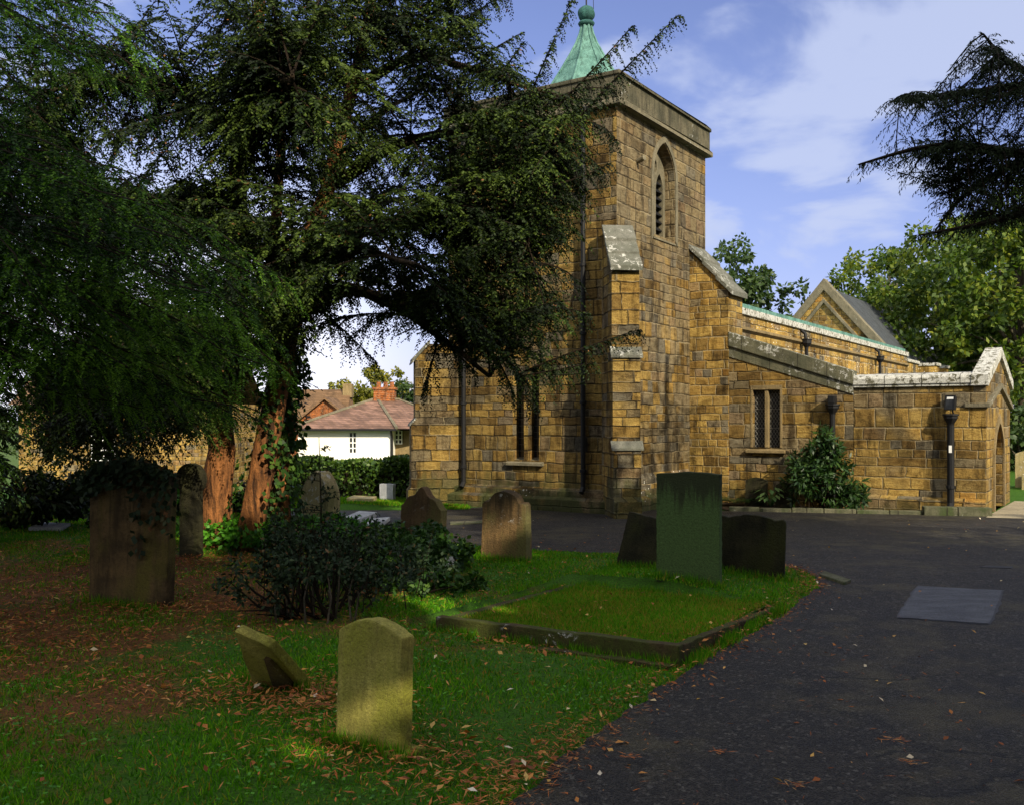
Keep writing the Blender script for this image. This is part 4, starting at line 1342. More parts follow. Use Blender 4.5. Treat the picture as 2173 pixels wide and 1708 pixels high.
o0 = Vector((0, 0, 0))
kerb_bar(o0 - kx * 0.05, kx * LX, 0.11, -0.1, (0.185, 0.16))
kerb_bar(ky * 0.06 - kx * 0.004, ky * LY, 0.085, -0.1, (0.18, 0.035))
kerb_bar(kx * LX + ky * 0.06, kx * LX + ky * LY, 0.12, -0.1, (0.115, 0.055))
kerb_bar(kx * (LX - 0.065) + ky * LY, ky * LY + kx * 0.05, 0.12, -0.1, (0.06, 0.04))
kerb_bar(-ky * 0.13 - kx * 0.02, kx * LX * 0.62 - ky * 0.15, 0.12, -0.1, (0.045, 0.03), "footing_course")
# sod inside the kerb
mb = MB()
vs, fs = [], []
NS = 16
for i in range(NS + 1):
    for j in range(NS + 1):
        p = kx * (0.05 + (LX - 0.11) * i / NS) + ky * (0.05 + (LY - 0.1) * j / NS)
        vs.append((p.x, p.y, 0.108 - 0.05 * j / NS + 0.006 * math.sin(i * 0.9) * math.sin(j * 0.7) - 0.02 * (i / NS)))
for i in range(NS):
    for j in range(NS):
        a = i * (NS + 1) + j
        fs.append((a, a + 1, a + NS + 2, a + NS + 1))
mb.add(vs, fs)
mb.build("turf", M['ground'], K, smooth=True)

# flat ledgers, a drain and kerb scraps
def slab(name, pts, z0, z1, mat, label, cat):
    mb = MB(); n = len(pts)
    mb.add([(p.x, p.y, z0) for p in pts] + [(p.x, p.y, z1) for p in pts], [tuple(range(n, 2 * n))] + [(i, (i + 1) % n, n + (i + 1) % n, n + i) for i in range(n)])
    return tag(mb.build(name, mat, bevel=0.008), label, cat)


slab("ledger_stone", [G(712, 1120), G(760, 1118), G(800, 1101), G(762, 1098)], 0.05, 0.15, M['hs_white'], "pale flat ledger stone lying in the grass by the pointed gravestone", "ledger stone")
slab("ledger_stone", [G(758, 1126), G(815, 1116), G(828, 1105), G(790, 1108)], 0.02, 0.09, M['hs_white'], "pale broken slab lying flat against the ivy mound", "ledger stone")
slab("ledger_stone", [G(60, 1142), G(130, 1142), G(150, 1132), G(85, 1130)], 0.1, 0.2, M['hs_white'], "pale flat ledger stone in deep shade left of the large brown gravestone", "ledger stone")
slab("ledger_stone", [G(735, 1066), G(790, 1068), G(800, 1062), G(750, 1060)], 0.0, 0.12, M['hs_tan'], "low brown ledger stone on the lit lawn before the hedge", "ledger stone")
slab("kerb_scrap", [G(1738, 1224), G(1792, 1242), G(1806, 1236), G(1750, 1217)], -0.02, 0.045, M['kerb'], "broken length of pale kerb at the tip of the grass", "kerb stone")
slab("drain_grating", [G(2080, 1205), G(2146, 1207), G(2150, 1203), G(2090, 1201)], 0.0, 0.016, M['iron'], "narrow black drain slot set in the drive", "drain")
slab("paving_edge", [G(955, 1114), G(1060, 1110), G(1060, 1105), G(955, 1109)], 0.0, 0.03, M['kerb'], "pale strip of kerb along the foot of the tower behind the gravestones", "kerb stone")
# far graves beyond the porch
headstone("headstone", 'segment', 0.9, 1.15, 0.2, Vector((15.62, 30, 0)), M['hs_tan'], "tan gravestone far off beyond the porch doorway", rz=math.radians(-30))
slab("chest_tomb", [Vector((15.3, 29.0, 0)), Vector((16.6, 28.2, 0)), Vector((17.1, 29.0, 0)), Vector((15.8, 29.8, 0))], 0, 0.45, M['hs_tan'], "low stone chest tomb on the sunny grass beyond the porch", "tomb")

# ------------------------------------------------------------------ houses beyond the hedge
YH = 45.0
zg = -1.35
H1 = empty("white_cottage", (at(632, 900, YH).x, YH, zg))
tag(H1, "low white rendered cottage with a hipped brown tiled roof behind the hedge", "house")
Wm = at(832, 900, YH).x - at(632, 900, YH).x       # white front
ze = 1.68 - zg


def quad_wall(name, x0, x1, z0, z1, y, mat, parent, holes=()):
    mb = MB(); mb.panel([(x0, z0), (x1, z0), (x1, z1), (x0, z1)], list(holes), (0, y, 0), (1, 0, 0), (0, 0, 1), (0, -1, 0), 0.1)
    return mb.build(name, mat, parent)


wx0, wx1 = at(740, 0, YH).x - H1.location.x, at(757, 0, YH).x - H1.location.x
wz0, wz1 = at(0, 962, YH).z - zg, at(0, 916, YH).z - zg
mb = MB()
mb.panel([(0, 0), (Wm, 0), (Wm, ze), (0, ze)], [[(wx0, wz0), (wx1, wz0), (wx1, wz1), (wx0, wz1)]], (0, 0, 0), (1, 0, 0), (0, 0, 1), (0, -1, 0), 0.12)
mb.add([(0, 0, 0), (0, 8, 0), (0, 8, ze), (0, 0, ze), (Wm, 0, 0), (Wm, 1.2, 0), (Wm, 1.2, ze), (Wm, 0, ze)], [(0, 3, 2, 1), (4, 5, 6, 7)])
mb.build("wall", M['render'], H1)
mb = MB(); mb.panel([(Wm, 0), (Wm + 3.4, 0), (Wm + 3.4, ze), (Wm, ze)], [], (0, 1.2, 0), (1, 0, 0), (0, 0, 1), (0, -1, 0), 0)
mb.build("wall", M['dress'], H1)


def casement(x0, x1, z0, z1, y, nx_, nz_, parent):
    mb = MB(); mb.box(x0, y + 0.09, z0, x1, y + 0.1, z1); wo = mb.build("window", M['glass'], parent)
    mb = MB(); f = 0.045
    mb.box(x0, y, z0, x0 + f, y + 0.08, z1); mb.box(x1 - f, y, z0, x1, y + 0.08, z1)
    mb.box(x0 + f, y, z0, x1 - f, y + 0.08, z0 + f); mb.box(x0 + f, y, z1 - f, x1 - f, y + 0.08, z1)
    for i in range(1, nx_):
        x = x0 + (x1 - x0) * i / nx_; mb.box(x - 0.03, y + 0.005, z0 + f, x + 0.03, y + 0.075, z1 - f)
    for i in range(1, nz_):
        z = z0 + (z1 - z0) * i / nz_; mb.box(x0 + f, y + 0.01, z - 0.025, x1 - f, y + 0.07, z + 0.025)
    mb.build("frame", M['white'], wo)
    return wo


casement(wx0, wx1, wz0, wz1, 0.0, 2, 4, H1)
for pxa, pxb in ((838, 854), (873, 892)):
    a, b = at(pxa, 0, YH + 1.2).x - H1.location.x, at(pxb, 0, YH + 1.2).x - H1.location.x
    casement(a, b, at(0, 960 if pxa > 860 else 942, YH + 1.2).z - zg, at(0, 912, YH + 1.2).z - zg, 1.08, 3 if pxa > 860 else 2, 3, H1)
mb = MB()
for k in range(5): mb.box(Wm + 0.12, 0.9, 0.9 + k * 0.16, Wm + 0.55, 1.0, 0.96 + k * 0.16)
mb.build("step_rail", M['wood'], H1)
mb = MB()
A = [(-0.35, -0.35, ze), (Wm + 0.25, -0.35, ze), (Wm + 3.7, 0.85, ze), (Wm + 3.7, 9, ze), (-0.35, 9, ze)]
r1, r2 = (at(800, 0, YH + 4.3).x - H1.location.x, 4.3, at(0, 845, YH + 4.3).z - zg), (at(846, 0, YH + 4.3).x - H1.location.x, 4.3, at(0, 848, YH + 4.3).z - zg)
mb.add(A + [r1, r2], [(0, 1, 5), (1, 2, 6, 5), (2, 3, 6), (3, 4, 5, 6), (4, 0, 5)])
rf = mb.build("roof", M['tile_brown'], H1)
mb = MB()
for a, b in (((-0.35, -0.35, ze + .03), r1), ((Wm + 0.25, -0.35, ze + .03), r1), (r1, r2), ((Wm + 3.7, 0.85, ze + .03), r2)): mb.tube([a, b], 0.08, 6)
mb.build("ridge_tiles", M['dress_grey'], rf)
mb = MB(); mb.box(-0.35, -0.42, ze - 0.10, Wm + 0.25, -0.33, ze + 0.0); mb.box(Wm + 0.27, 0.7, ze - 0.10, Wm + 3.7, 0.8, ze); mb.build("gutter", M['iron'], H1)
mb = MB(); mb.tube([(Wm - 0.02, -0.30, ze - 0.1), (Wm - 0.0, -0.08, ze - 0.4), (Wm - 0.0, -0.08, 0)], 0.06, 6); mb.build("downpipe", M['iron'], H1)
mb = MB(); mb.lathe([(0.02, 0), (0.16, 0.03), (0.26, 0.10)], 14); dsh = mb.build("satellite_dish", M['iron'], H1)
dsh.location = (Wm - 0.42, -0.35, 1.02 - 0 + 0.55 * 0); dsh.rotation_euler = (math.radians(75), 0, math.radians(25))
mb = MB(); mb.tube([(Wm - 0.42, -0.02, 0.9), (Wm - 0.42, -0.32, 0.98)], 0.03, 6); mb.build("dish_bracket", M['iron'], H1)
dsh.location.z = 1.0
cx = at(816, 0, YH + 4.3).x - H1.location.x
mb = MB(); mb.box(cx - 0.50, 3.9, r1[2] - 0.5, cx + 0.55, 4.7, r1[2] + 0.42); mb.box(cx - 0.56, 3.84, r1[2] + 0.42, cx + 0.61, 4.76, r1[2] + 0.55)
ch = mb.build("chimney", M['brick'], rf)
for k in (-0.3, 0.05, 0.38):
    mb = MB(); mb.lathe([(0.12, r1[2] + 0.55), (0.10, r1[2] + 0.80), (0.12, r1[2] + 0.84)], 10, (cx + k, 4.3)); mb.build("chimney_pot", M['brick'], ch)

H2 = empty("brick_house", (at(690, 0, 56).x, 56, zg))
tag(H2, "red brick house with an orange gable and mossy tiled roof behind the white cottage", "house")
gx_ = at(690, 848, 56).z - zg
mb = MB(); mb.prism([(-3.2, 0), (3.2, 0), (3.2, gx_ - 2.6), (0, gx_), (-3.2, gx_ - 2.6)], (0, 0, 0), (1, 0, 0), (0, 0, 1), (0, -1, 0), 6)
mb.build("wall", M['brick'], H2)
mb = MB()
for sg in (1, -1):
    q = [(0, gx_ + 0.16), (0, gx_ + 0.02), (sg * 3.5, gx_ - 2.82), (sg * 3.5, gx_ - 2.68)]
    mb.prism(q if sg < 0 else q[::-1], (0, -0.25, 0), (1, 0, 0), (0, 0, 1), (0, -1, 0), 6.5)
mb.build("gable_roof", M['tile_old'], H2)
zr = at(0, 826, 60).z - zg
xl, xr = at(560, 0, 60).x - H2.location.x, at(742, 0, 60).x - H2.location.x
mb = MB(); mb.add([(xl, 1.0, zr - 3.4), (xr, 1.0, zr - 3.4), (xr, 4.5, zr), (xl, 4.5, zr), (xr, 8, zr - 3.4), (xl, 8, zr - 3.4)], [(0, 1, 2, 3), (3, 2, 4, 5), (1, 4, 2), (0, 3, 5)])
rf2 = mb.build("roof", M['tile_old'], H2)
mb = MB(); mb.box(xr - 0.45, 4.1, zr - 0.5, xr + 0.1, 4.9, zr + 0.35); mb.build("chimney", M['dress'], rf2)
mb = MB(); mb.box(xl, 2.2, 0, xr, 7.5, zr - 3.0); mb.build("wall", M['brick'], H2)

# stone house seen through the dark trees on the left
H3 = empty("stone_house", (at(40, 0, 40).x, 40, -1.2))
tag(H3, "sunlit tan stone house glimpsed through the dark conifer branches on the left", "house")
L3 = at(455, 0, 40).x - at(40, 0, 40).x
mb = MB(); mb.panel([(0, 0), (L3, 0), (L3, 4.0), (0, 4.0)], [], (0, 0, 0), (1, 0, 0), (0, 0, 1), (0, -1, 0), 0)
mb.add([(L3, 0, 0), (L3, 7, 0), (L3, 7, 4.0), (L3, 0, 4.0)], [(0, 1, 2, 3)])
mb.build("wall", M['stone_gold'], H3)
mb = MB(); mb.add([(-.3, -.3, 3.9), (L3 + .3, -.3, 3.9), (L3 + .3, 3.5, 6.2), (-.3, 3.5, 6.2), (L3 + .3, 7.3, 3.9), (-.3, 7.3, 3.9)], [(0, 1, 2, 3), (3, 2, 4, 5)])
mb.build("roof", M['tile_old'], H3)
for pxa in (195,):
    a = at(pxa, 0, 40).x - H3.location.x
    casement(a, a + 1.0, 1.6, 2.9, -0.09, 2, 3, H3)
mb = MB(); mb.box(at(300, 0, 36).x - H3.location.x, -3.0, 0, at(450, 0, 36).x - H3.location.x, -2.8, 1.15); mb.build("garden_wall", M['render'], H3)


# ------------------------------------------------------------------ vegetation
def bez(a, c, b, n):
    t = np.linspace(0, 1, n)[:, None]
    return (1 - t) ** 2 * a + 2 * t * (1 - t) * c + t ** 2 * b


def A3(v): return np.array([v[0], v[1], v[2]], float)


class Foliage:
    def __init__(self):
        self.P, self.D, self.N, self.L, self.W, self.R = [], [], [], [], [], []

    def add(self, P, D, N, L, W, R=None):
        n = len(P)
        self.P.append(P); self.D.append(D); self.N.append(N)
        self.L.append(np.broadcast_to(L, n).astype(float)); self.W.append(np.broadcast_to(W, n).astype(float))
        self.R.append(RNG.random(n) if R is None else np.broadcast_to(R, n).astype(float))

    def build(self, name, mat, parent=None, fold=0.0):
        P, D, N, L, W, R = [np.concatenate(x) for x in (self.P, self.D, self.N, self.L, self.W, self.R)]
        return np_mesh(name, leaf_verts(P, D, N, L, W, fold), 4, mat, parent, R)


def sprays(fol, wood, path, rad, step=0.07, t0=0.2, tw=(0.5, 0.15), leaf=(0.13, 0.030), lstep=0.032, droop=0.75, side=0.8, tone=0.0, spread=0.5, tip=True, tipl=0.0, tvar=0.12, nd=None, jit=0.18):
    """twigs along a bough and hanging leaflets along each twig; all real geometry along the bough in space"""
    path = np.asarray(path)
    seg = np.linalg.norm(np.diff(path, axis=0), axis=1)
    cum = np.concatenate([[0], np.cumsum(seg)])
    tot = cum[-1]
    if wood is not None:
        wood.tube([tuple(p) for p in path], list(np.linspace(rad, max(0.006, rad * 0.15), len(path))), 5, False)
    s = np.arange(t0 * tot, tot, step)
    s = s + RNG.uniform(-step, step, len(s)) * 0.4
    s = np.clip(s, 0, tot * 0.999)
    pos = np.stack([np.interp(s, cum, path[:, k]) for k in range(3)], 1)
    s2 = np.clip(s + 0.02 * tot, 0, tot)
    s1 = np.clip(s - 0.02 * tot, 0, tot)
    tan = unit(np.stack([np.interp(s2, cum, path[:, k]) - np.interp(s1, cum, path[:, k]) for k in range(3)], 1))
    sgn = np.where(np.arange(len(s)) % 2 == 0, 1.0, -1.0)[:, None]
    lat = unit(np.cross(tan, np.array([0, 0, 1.0])) + 1e-6) * sgn
    lat = lat + RNG.normal(scale=0.35, size=lat.shape)
    frac = (s / tot)
    ln = (tw[0] * (1 - 0.75 * frac) + tw[1]) * RNG.uniform(0.6, 1.25, len(s))
    dirs = unit(tan * 0.75 + lat * side + np.array([0, 0, -0.15]))
    base_tone = tone + RNG.normal(scale=tvar)
    nl = np.maximum(3, (ln / lstep).astype(int))
    idx = np.repeat(np.arange(len(s)), nl)
    k = np.concatenate([np.arange(n) for n in nl]) if len(nl) else np.zeros(0)
    f = (k + 0.5) / nl[idx]
    p0 = pos[idx]; d0 = dirs[idx]; l0 = ln[idx][:, None]
    f_ = f[:, None]
    P = p0 + d0 * l0 * f_ + np.array([0, 0, -1.0]) * (l0 * droop * 0.55 * f_ ** 2)
    ld = unit(d0 + np.array([0, 0, -1.0]) * droop * f_)
    s3 = np.where(k % 2 == 0, 1.0, -1.0)[:, None]
    sd = unit(np.cross(ld, np.array([0, 0, 1.0])) + 1e-6) * s3
    D = unit(ld * 0.55 + sd * spread + np.array([0, 0, -1.0]) * (droop if nd is None else nd) * RNG.uniform(0.3, 1.1, len(P))[:, None] + RNG.normal(scale=jit, size=P.shape))
    N = unit(RNG.normal(size=P.shape) + np.array([0, -0.4, 0.5]))
    L = leaf[0] * RNG.uniform(0.6, 1.3, len(P)) * (1 - 0.45 * f)
    R = np.clip(base_tone + RNG.normal(scale=0.22, size=len(P)) + 0.5 + tipl * (0.55 * frac[idx] + 0.45 * f - 0.45), 0, 0.97)  # tipl: pale new tips, plus lit ends and inner shade put into colour
    R[RNG.random(len(R)) < 0.004] = 0.999
    fol.add(P, D, N, L, leaf[1], R)
    if tip:
        n = 10
        P = np.repeat(path[-1][None], n, 0) - np.repeat(tan[-1][None], n, 0) * RNG.uniform(0, 0.2, n)[:, None]
        fol.add(P, unit(np.repeat(tan[-1][None], n, 0) + RNG.normal(scale=0.5, size=(n, 3)) + np.array([0, 0, -0.3])), rand_unit(n), leaf[0], leaf[1], np.clip(RNG.normal(0.5, 0.2, n), 0, 0.99))


def pip1(x, y, poly):
    return bool(pip(np.array([x]), np.array([y]), poly)[0])


def limb_tube(mb, pts, r0, r1, n=10, wob=0.04):
    pts = np.asarray(pts, float)
    t = np.linspace(0, 1, 14)
    src = np.linspace(0, 1, len(pts))
    q = np.stack([np.interp(t, src, pts[:, k]) for k in range(3)], 1)
    # smooth
    for _ in range(2): q[1:-1] = (q[:-2] + 2 * q[1:-1] + q[2:]) / 4
    q[1:-1] += RNG.normal(scale=wob, size=q[1:-1].shape) * np.array([1, 1, 0.3])
    mb.tube([tuple(p) for p in q], list(np.linspace(r0, r1, len(q)) * RNG.uniform(0.93, 1.07, len(q))), n)
    return q


# ---- the old yew, several stems, boughs sweeping out over the drive towards the tower
YB = G(500, 1172)
YEW = empty("yew_tree", (0, 0, 0)); YEW.location = (YB.x, YB.y, 0)
tag(YEW, "old dark yew with reddish ivy-clad stems and boughs hanging before the tower", "tree")
off = A3(YEW.location)
tr = MB()
stems = []
for pts, r0, r1 in (
        ([at(452, 1180, 15.5), at(462, 1050, 15.5), at(470, 900, 15.4), at(488, 740, 15.4), at(508, 560, 15.3), at(520, 330, 15.2), at(540, 100, 15.2), at(560, -180, 15.2)], 0.27, 0.08),
        ([at(515, 1160, 15.2), at(545, 1010, 15.2), at(590, 840, 15.3), at(612, 690, 15.5), at(640, 560, 15.6), at(690, 400, 15.8), at(740, 200, 16.0), at(800, -60, 16.2)], 0.22, 0.08),
        ([at(590, 1120, 16.2), at(600, 980, 16.2), at(604, 840, 16.1), at(600, 700, 16.0), at(575, 500, 16.4), at(600, 200, 16.6)], 0.20, 0.07)):
    pts = np.array([A3(p) for p in pts]) - off
    pts[0][2] = -0.1
    stems.append(limb_tube(tr, pts, r0, r1, 12, 0.05))
    ang_ = RNG.uniform(0, 6.28)
# flutes and side limbs
limbs = []
for pts, r0 in (
        ([at(612, 690, 15.5), at(720, 600, 15.2), at(830, 640, 14.8), at(930, 710, 14.6), at(1040, 800, 14.6)], 0.13),
        ([at(640, 560, 15.6), at(800, 470, 15.2), at(960, 460, 14.8), at(1120, 520, 14.6)], 0.12),
        ([at(690, 400, 15.8), at(850, 300, 15.6), at(1020, 270, 15.2), at(1200, 300, 15.0)], 0.12),
        ([at(740, 200, 16.0), at(880, 110, 15.9), at(1040, 160, 15.8), at(1190, 210, 15.6)], 0.10),
        ([at(800, -60, 16.2), at(930, -120, 16.2), at(1080, -40, 16.0)], 0.08),
        ([at(508, 560, 15.3), at(400, 470, 15.0), at(260, 450, 14.8), at(120, 500, 14.5)], 0.11),
        ([at(520, 330, 15.2), at(400, 200, 14.8), at(250, 160, 14.6), at(80, 200, 14.4)], 0.10),
        ([at(488, 740, 15.4), at(380, 690, 14.8), at(270, 720, 14.5), at(180, 800, 14.4)], 0.09),
        ([at(560, -180, 15.2), at(400, -220, 15.0), at(200, -150, 14.8)], 0.07),
        ([at(640, 560, 15.6), at(720, 480, 17.0), at(820, 420, 18.3), at(930, 430, 18.8)], 0.09),
        ([at(690, 400, 15.8), at(780, 260, 17.2), at(900, 180, 18.4)], 0.09),
        ([at(520, 330, 15.2), at(560, 200, 13.6), at(620, 160, 12.6)], 0.08),
        ([at(612, 690, 15.5), at(660, 560, 14.2), at(760, 520, 13.4), at(880, 560, 12.9)], 0.08)):
    pts = np.array([A3(p) for p in pts]) - off
    tl = MB()
    limbs.append(limb_tube(tl, pts, r0, 0.03, 7, 0.03))
    tl.build("limb", M['bark_shaded'], YEW, smooth=True)
tr.build("trunk", M['bark'], YEW, smooth=True)

allpts = np.concatenate([l[3:] for l in limbs] + [s[5:] for s in stems])
dens = [  # outline of foliage masses in the view, with how many boughs end there and how deep they sit
    ([(640, -60), (1000, -160), (1040, 20), (970, 130), (1080, 150), (1150, 200), (1060, 330), (940, 300), (800, 330), (680, 380), (620, 200)], 150, (13.6, 18.0)),
    ([(960, 250), (1180, 190), (1280, 220), (1230, 330), (1240, 480), (1170, 580), (1010, 640), (960, 480)], 105, (13.6, 17.2)),
    ([(960, 480), (1200, 440), (1160, 600), (1210, 640), (1180, 740), (1140, 800), (1060, 790), (980, 700), (940, 620)], 100, (13.6, 16.6)),
    ([(640, 380), (960, 320), (960, 420), (860, 470), (760, 560), (650, 600)], 62, (13.0, 18.0)),
    ([(660, 480), (900, 560), (960, 640), (900, 690), (780, 620), (660, 620)], 24, (13.0, 16.5)),
    ([(0, -100), (640, -200), (640, 250), (500, 420), (300, 330), (120, 420), (0, 300)], 112, (12.8, 17.5)),
    ([(60, 380), (520, 380), (560, 640), (430, 760), (200, 700), (40, 560)], 165, (12.8, 17.0)),
    ([(180, 700), (640, 620), (640, 720), (430, 850), (250, 880), (180, 800)], 60, (13.0, 16.5)),
    ([(180, 220), (480, 250), (470, 460), (230, 440)], 34, (13.0, 16.5)),
    ([(430, -60), (760, -60), (740, 250), (680, 420), (640, 660), (480, 680), (440, 420)], 150, (12.4, 15.0)),
    ([(60, 780), (430, 760), (440, 900), (360, 985), (90, 985)], 135, (11.5, 15.5)),
    ([(420, 640), (640, 640), (610, 760), (520, 800), (430, 800)], 22, (13.2, 15.0)),
]
fol, wood = Foliage(), MB()


def bough_to(tip, lift, n=9):
    """a bough from the nearest lower limb point to this tip"""
    d_ = np.linalg.norm((allpts - tip) * np.array([1, 1, 1.3]), axis=1)
    k = np.argsort(d_)[:14]
    ok = [i for i in k if 0.7 < d_[i] < 3.4]
    i = ok[RNG.integers(len(ok))] if ok else k[0]
    a = allpts[i]
    c = 0.5 * (a + tip) + np.array([0, 0, lift * np.linalg.norm(tip - a)])
    return bez(a, c, tip, n)


for poly, cnt, (d0, d1) in dens:
    cnt = int(cnt * 0.68)
    xs_ = [p[0] for p in poly]; ys_ = [p[1] for p in poly]
    c = 0
    while c < cnt:
        x, y = random.uniform(min(xs_), max(xs_)), random.uniform(min(ys_), max(ys_))
        if not pip1(x, y, poly): continue
        tip = A3(at(x, y, random.uniform(d0, d1))) - off
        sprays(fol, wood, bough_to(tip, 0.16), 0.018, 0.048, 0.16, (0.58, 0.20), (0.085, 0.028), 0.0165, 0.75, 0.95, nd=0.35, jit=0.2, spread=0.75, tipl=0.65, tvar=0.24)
        c += 1
# boughs that stand clear of the mass
for pts in (
        [(1230, 250, 14.6), (1320, 150, 14.4), (1440, 32, 14.2)], [(1180, 230, 14.9), (1260, 150, 14.8), (1342, 55, 14.7)],
        [(1110, 240, 15.2), (1150, 140, 15.0), (1218, -10, 14.9)], [(1060, 160, 15.4), (1090, 120, 15.3), (1110, 92, 15.2)],
        [(940, 90, 15.6), (1010, 20, 15.5), (1066, -10, 15.4)], [(1010, 130, 15.6), (1060, 95, 15.5), (1108, 70, 15.4)],
        [(1110, 790, 14.5), (1240, 735, 14.2), (1356, 700, 14.0)], [(1100, 800, 14.4), (1160, 790, 14.3), (1260, 770, 14.1)],
        [(1140, 400, 14.8), (1230, 385, 14.6), (1292, 348, 14.5)], [(1180, 300, 15.0), (1250, 320, 14.9), (1282, 370, 14.8)],
        [(1200, 260, 15.0), (1280, 250, 14.9), (1308, 300, 14.8)], [(1140, 560, 14.7), (1190, 560, 14.6), (1230, 600, 14.5)],
        [(1150, 660, 14.5), (1200, 650, 14.4), (1250, 665, 14.3)], [(1080, 770, 14.4), (1120, 800, 14.4), (1135, 852, 14.3)],
        [(1040, 740, 14.5), (1080, 800, 14.4), (1090, 840, 14.4)], [(900, 690, 14.6), (960, 740, 14.5), (1010, 790, 14.5)],
        [(1150, 230, 15.0), (1220, 175, 14.9), (1300, 190, 14.8)], [(880, 640, 14.7), (800, 660, 14.5), (740, 720, 14.4)],
        [(930, 710, 14.6), (920, 770, 14.4), (900, 830, 14.3)], [(660, 640, 15.2), (720, 690, 15.0), (800, 770, 14.8)]):
    p = np.array([A3(at(*q)) - off for q in pts])
    sprays(fol, wood, bez(p[0], p[1], p[2], 10), 0.020, 0.034, 0.04, (0.20, 0.13), (0.065, 0.026), 0.0125, 2.2, 0.6, nd=0.5, jit=0.18, spread=0.75)
wood.build("branches", M['twig'], YEW)
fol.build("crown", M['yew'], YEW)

# ivy on the stems
iv = Foliage()
for st in stems[1:]:
    n = 1500
    k = RNG.random(n) ** 0.8 * 0.62
    t = k * (len(st) - 1)
    p = np.stack([np.interp(t, np.arange(len(st)), st[:, a]) for a in range(3)], 1)
    ang = RNG.uniform(0, 2 * np.pi, n)
    r = 0.30 * (1 - 0.6 * k) + RNG.uniform(0.0, 0.12, n)
    o_ = np.stack([np.cos(ang), np.sin(ang), np.zeros(n)], 1)
    sel = (np.sin(ang * 2 + p[:, 2] * 2) + RNG.normal(scale=0.7, size=n)) > 0.15
    p = p + o_ * r[:, None]
    iv.add(p[sel], unit(o_ * 0.4 + np.array([0, 0, -0.8]) + RNG.normal(scale=0.4, size=p.shape))[sel], unit(o_ + RNG.normal(scale=0.3, size=p.shape))[sel], 0.10, 0.085)
st = stems[2]; n = 1500; k = RNG.random(n) * 0.75; t = k * (len(st) - 1)
p = np.stack([np.interp(t, np.arange(len(st)), st[:, a]) for a in range(3)], 1); ang = RNG.uniform(0, 2 * np.pi, n)
o_ = np.stack([np.cos(ang), np.sin(ang), np.zeros(n)], 1); p = p + o_ * (0.24 * (1 - 0.6 * k) + RNG.uniform(0, 0.18, n))[:, None]
iv.add(p, unit(o_ * 0.5 + np.array([0, 0, -0.7]) + RNG.normal(scale=0.5, size=p.shape)), unit(o_ + RNG.normal(scale=0.4, size=p.shape)), 0.11, 0.09)
iv.build("ivy", M['ivy'], YEW)

# ---- near conifer, trunk out of the picture on the left, green sweeping boughs
FB = np.array([-7.6, 9.6, 0.0])
FIR = empty("conifer_tree", tuple(FB))
tag(FIR, "near conifer on the left, bright green sprays drooping in front of the yew", "tree")
tr = MB()
ft = limb_tube(tr, np.array([[0, 0, -0.1], [0.1, 0, 3], [0, 0.1, 7], [0.05, 0, 11.5]]), 0.42, 0.10, 12, 0.04)
tr.build("trunk", M['bark_grey'], FIR, smooth=True)
fol, wood = Foliage(), MB()
firpoly = [([(0, 380), (220, 330), (420, 420), (520, 520), (650, 590), (620, 680), (470, 700), (340, 800), (150, 760), (0, 700)], 52, (7.4, 10.5)),
           ([(0, -40), (260, -60), (330, 90), (420, 200), (300, 240), (120, 230), (0, 300)], 24, (7.6, 10.5)),
           ([(-100, 250), (180, 280), (250, 360), (60, 420), (-100, 420)], 14, (7.6, 10.5)),
           ([(-150, 600), (130, 700), (200, 900), (120, 1010), (-150, 960)], 40, (8.2, 11.0)),
           ([(160, 720), (420, 700), (470, 800), (330, 900), (200, 900)], 22, (9.0, 11.5)),
           ([(420, 640), (650, 600), (650, 700), (600, 800), (560, 900), (500, 900)], 24, (8.6, 11.0)),
           ([(-200, -200), (500, -250), (600, -80), (300, -60)], 14, (7.6, 11.5))]
for poly, cnt, (d0, d1) in firpoly:
    xs_ = [p[0] for p in poly]; ys_ = [p[1] for p in poly]
    c = 0
    while c < cnt * 0.78:
        x, y = random.uniform(min(xs_), max(xs_)), random.uniform(min(ys_), max(ys_))
        if not pip1(x, y, poly): continue
        tip = A3(at(x, y, random.uniform(d0, d1))) - FB
        h0 = min(10.5, max(0.8, tip[2] + 0.30 * math.hypot(tip[0], tip[1]) + random.uniform(-0.4, 0.6)))
        a = np.array([np.interp(h0, ft[:, 2], ft[:, 0]), np.interp(h0, ft[:, 2], ft[:, 1]), h0])
        cpt = 0.5 * (a + tip) + np.array([0, 0, 0.12 * np.linalg.norm(tip - a)])
        pth = bez(a, cpt + RNG.normal(scale=0.35, size=3), tip, 14)
        pth[2:-1] += RNG.normal(scale=0.035, size=pth[2:-1].shape)
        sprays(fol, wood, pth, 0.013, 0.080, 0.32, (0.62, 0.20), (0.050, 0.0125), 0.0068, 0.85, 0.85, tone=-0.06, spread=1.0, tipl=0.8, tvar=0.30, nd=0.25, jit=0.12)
        c += 1
wood.build("branches", M['twig'], FIR)
fol.build("crown", M['fir'], FIR)

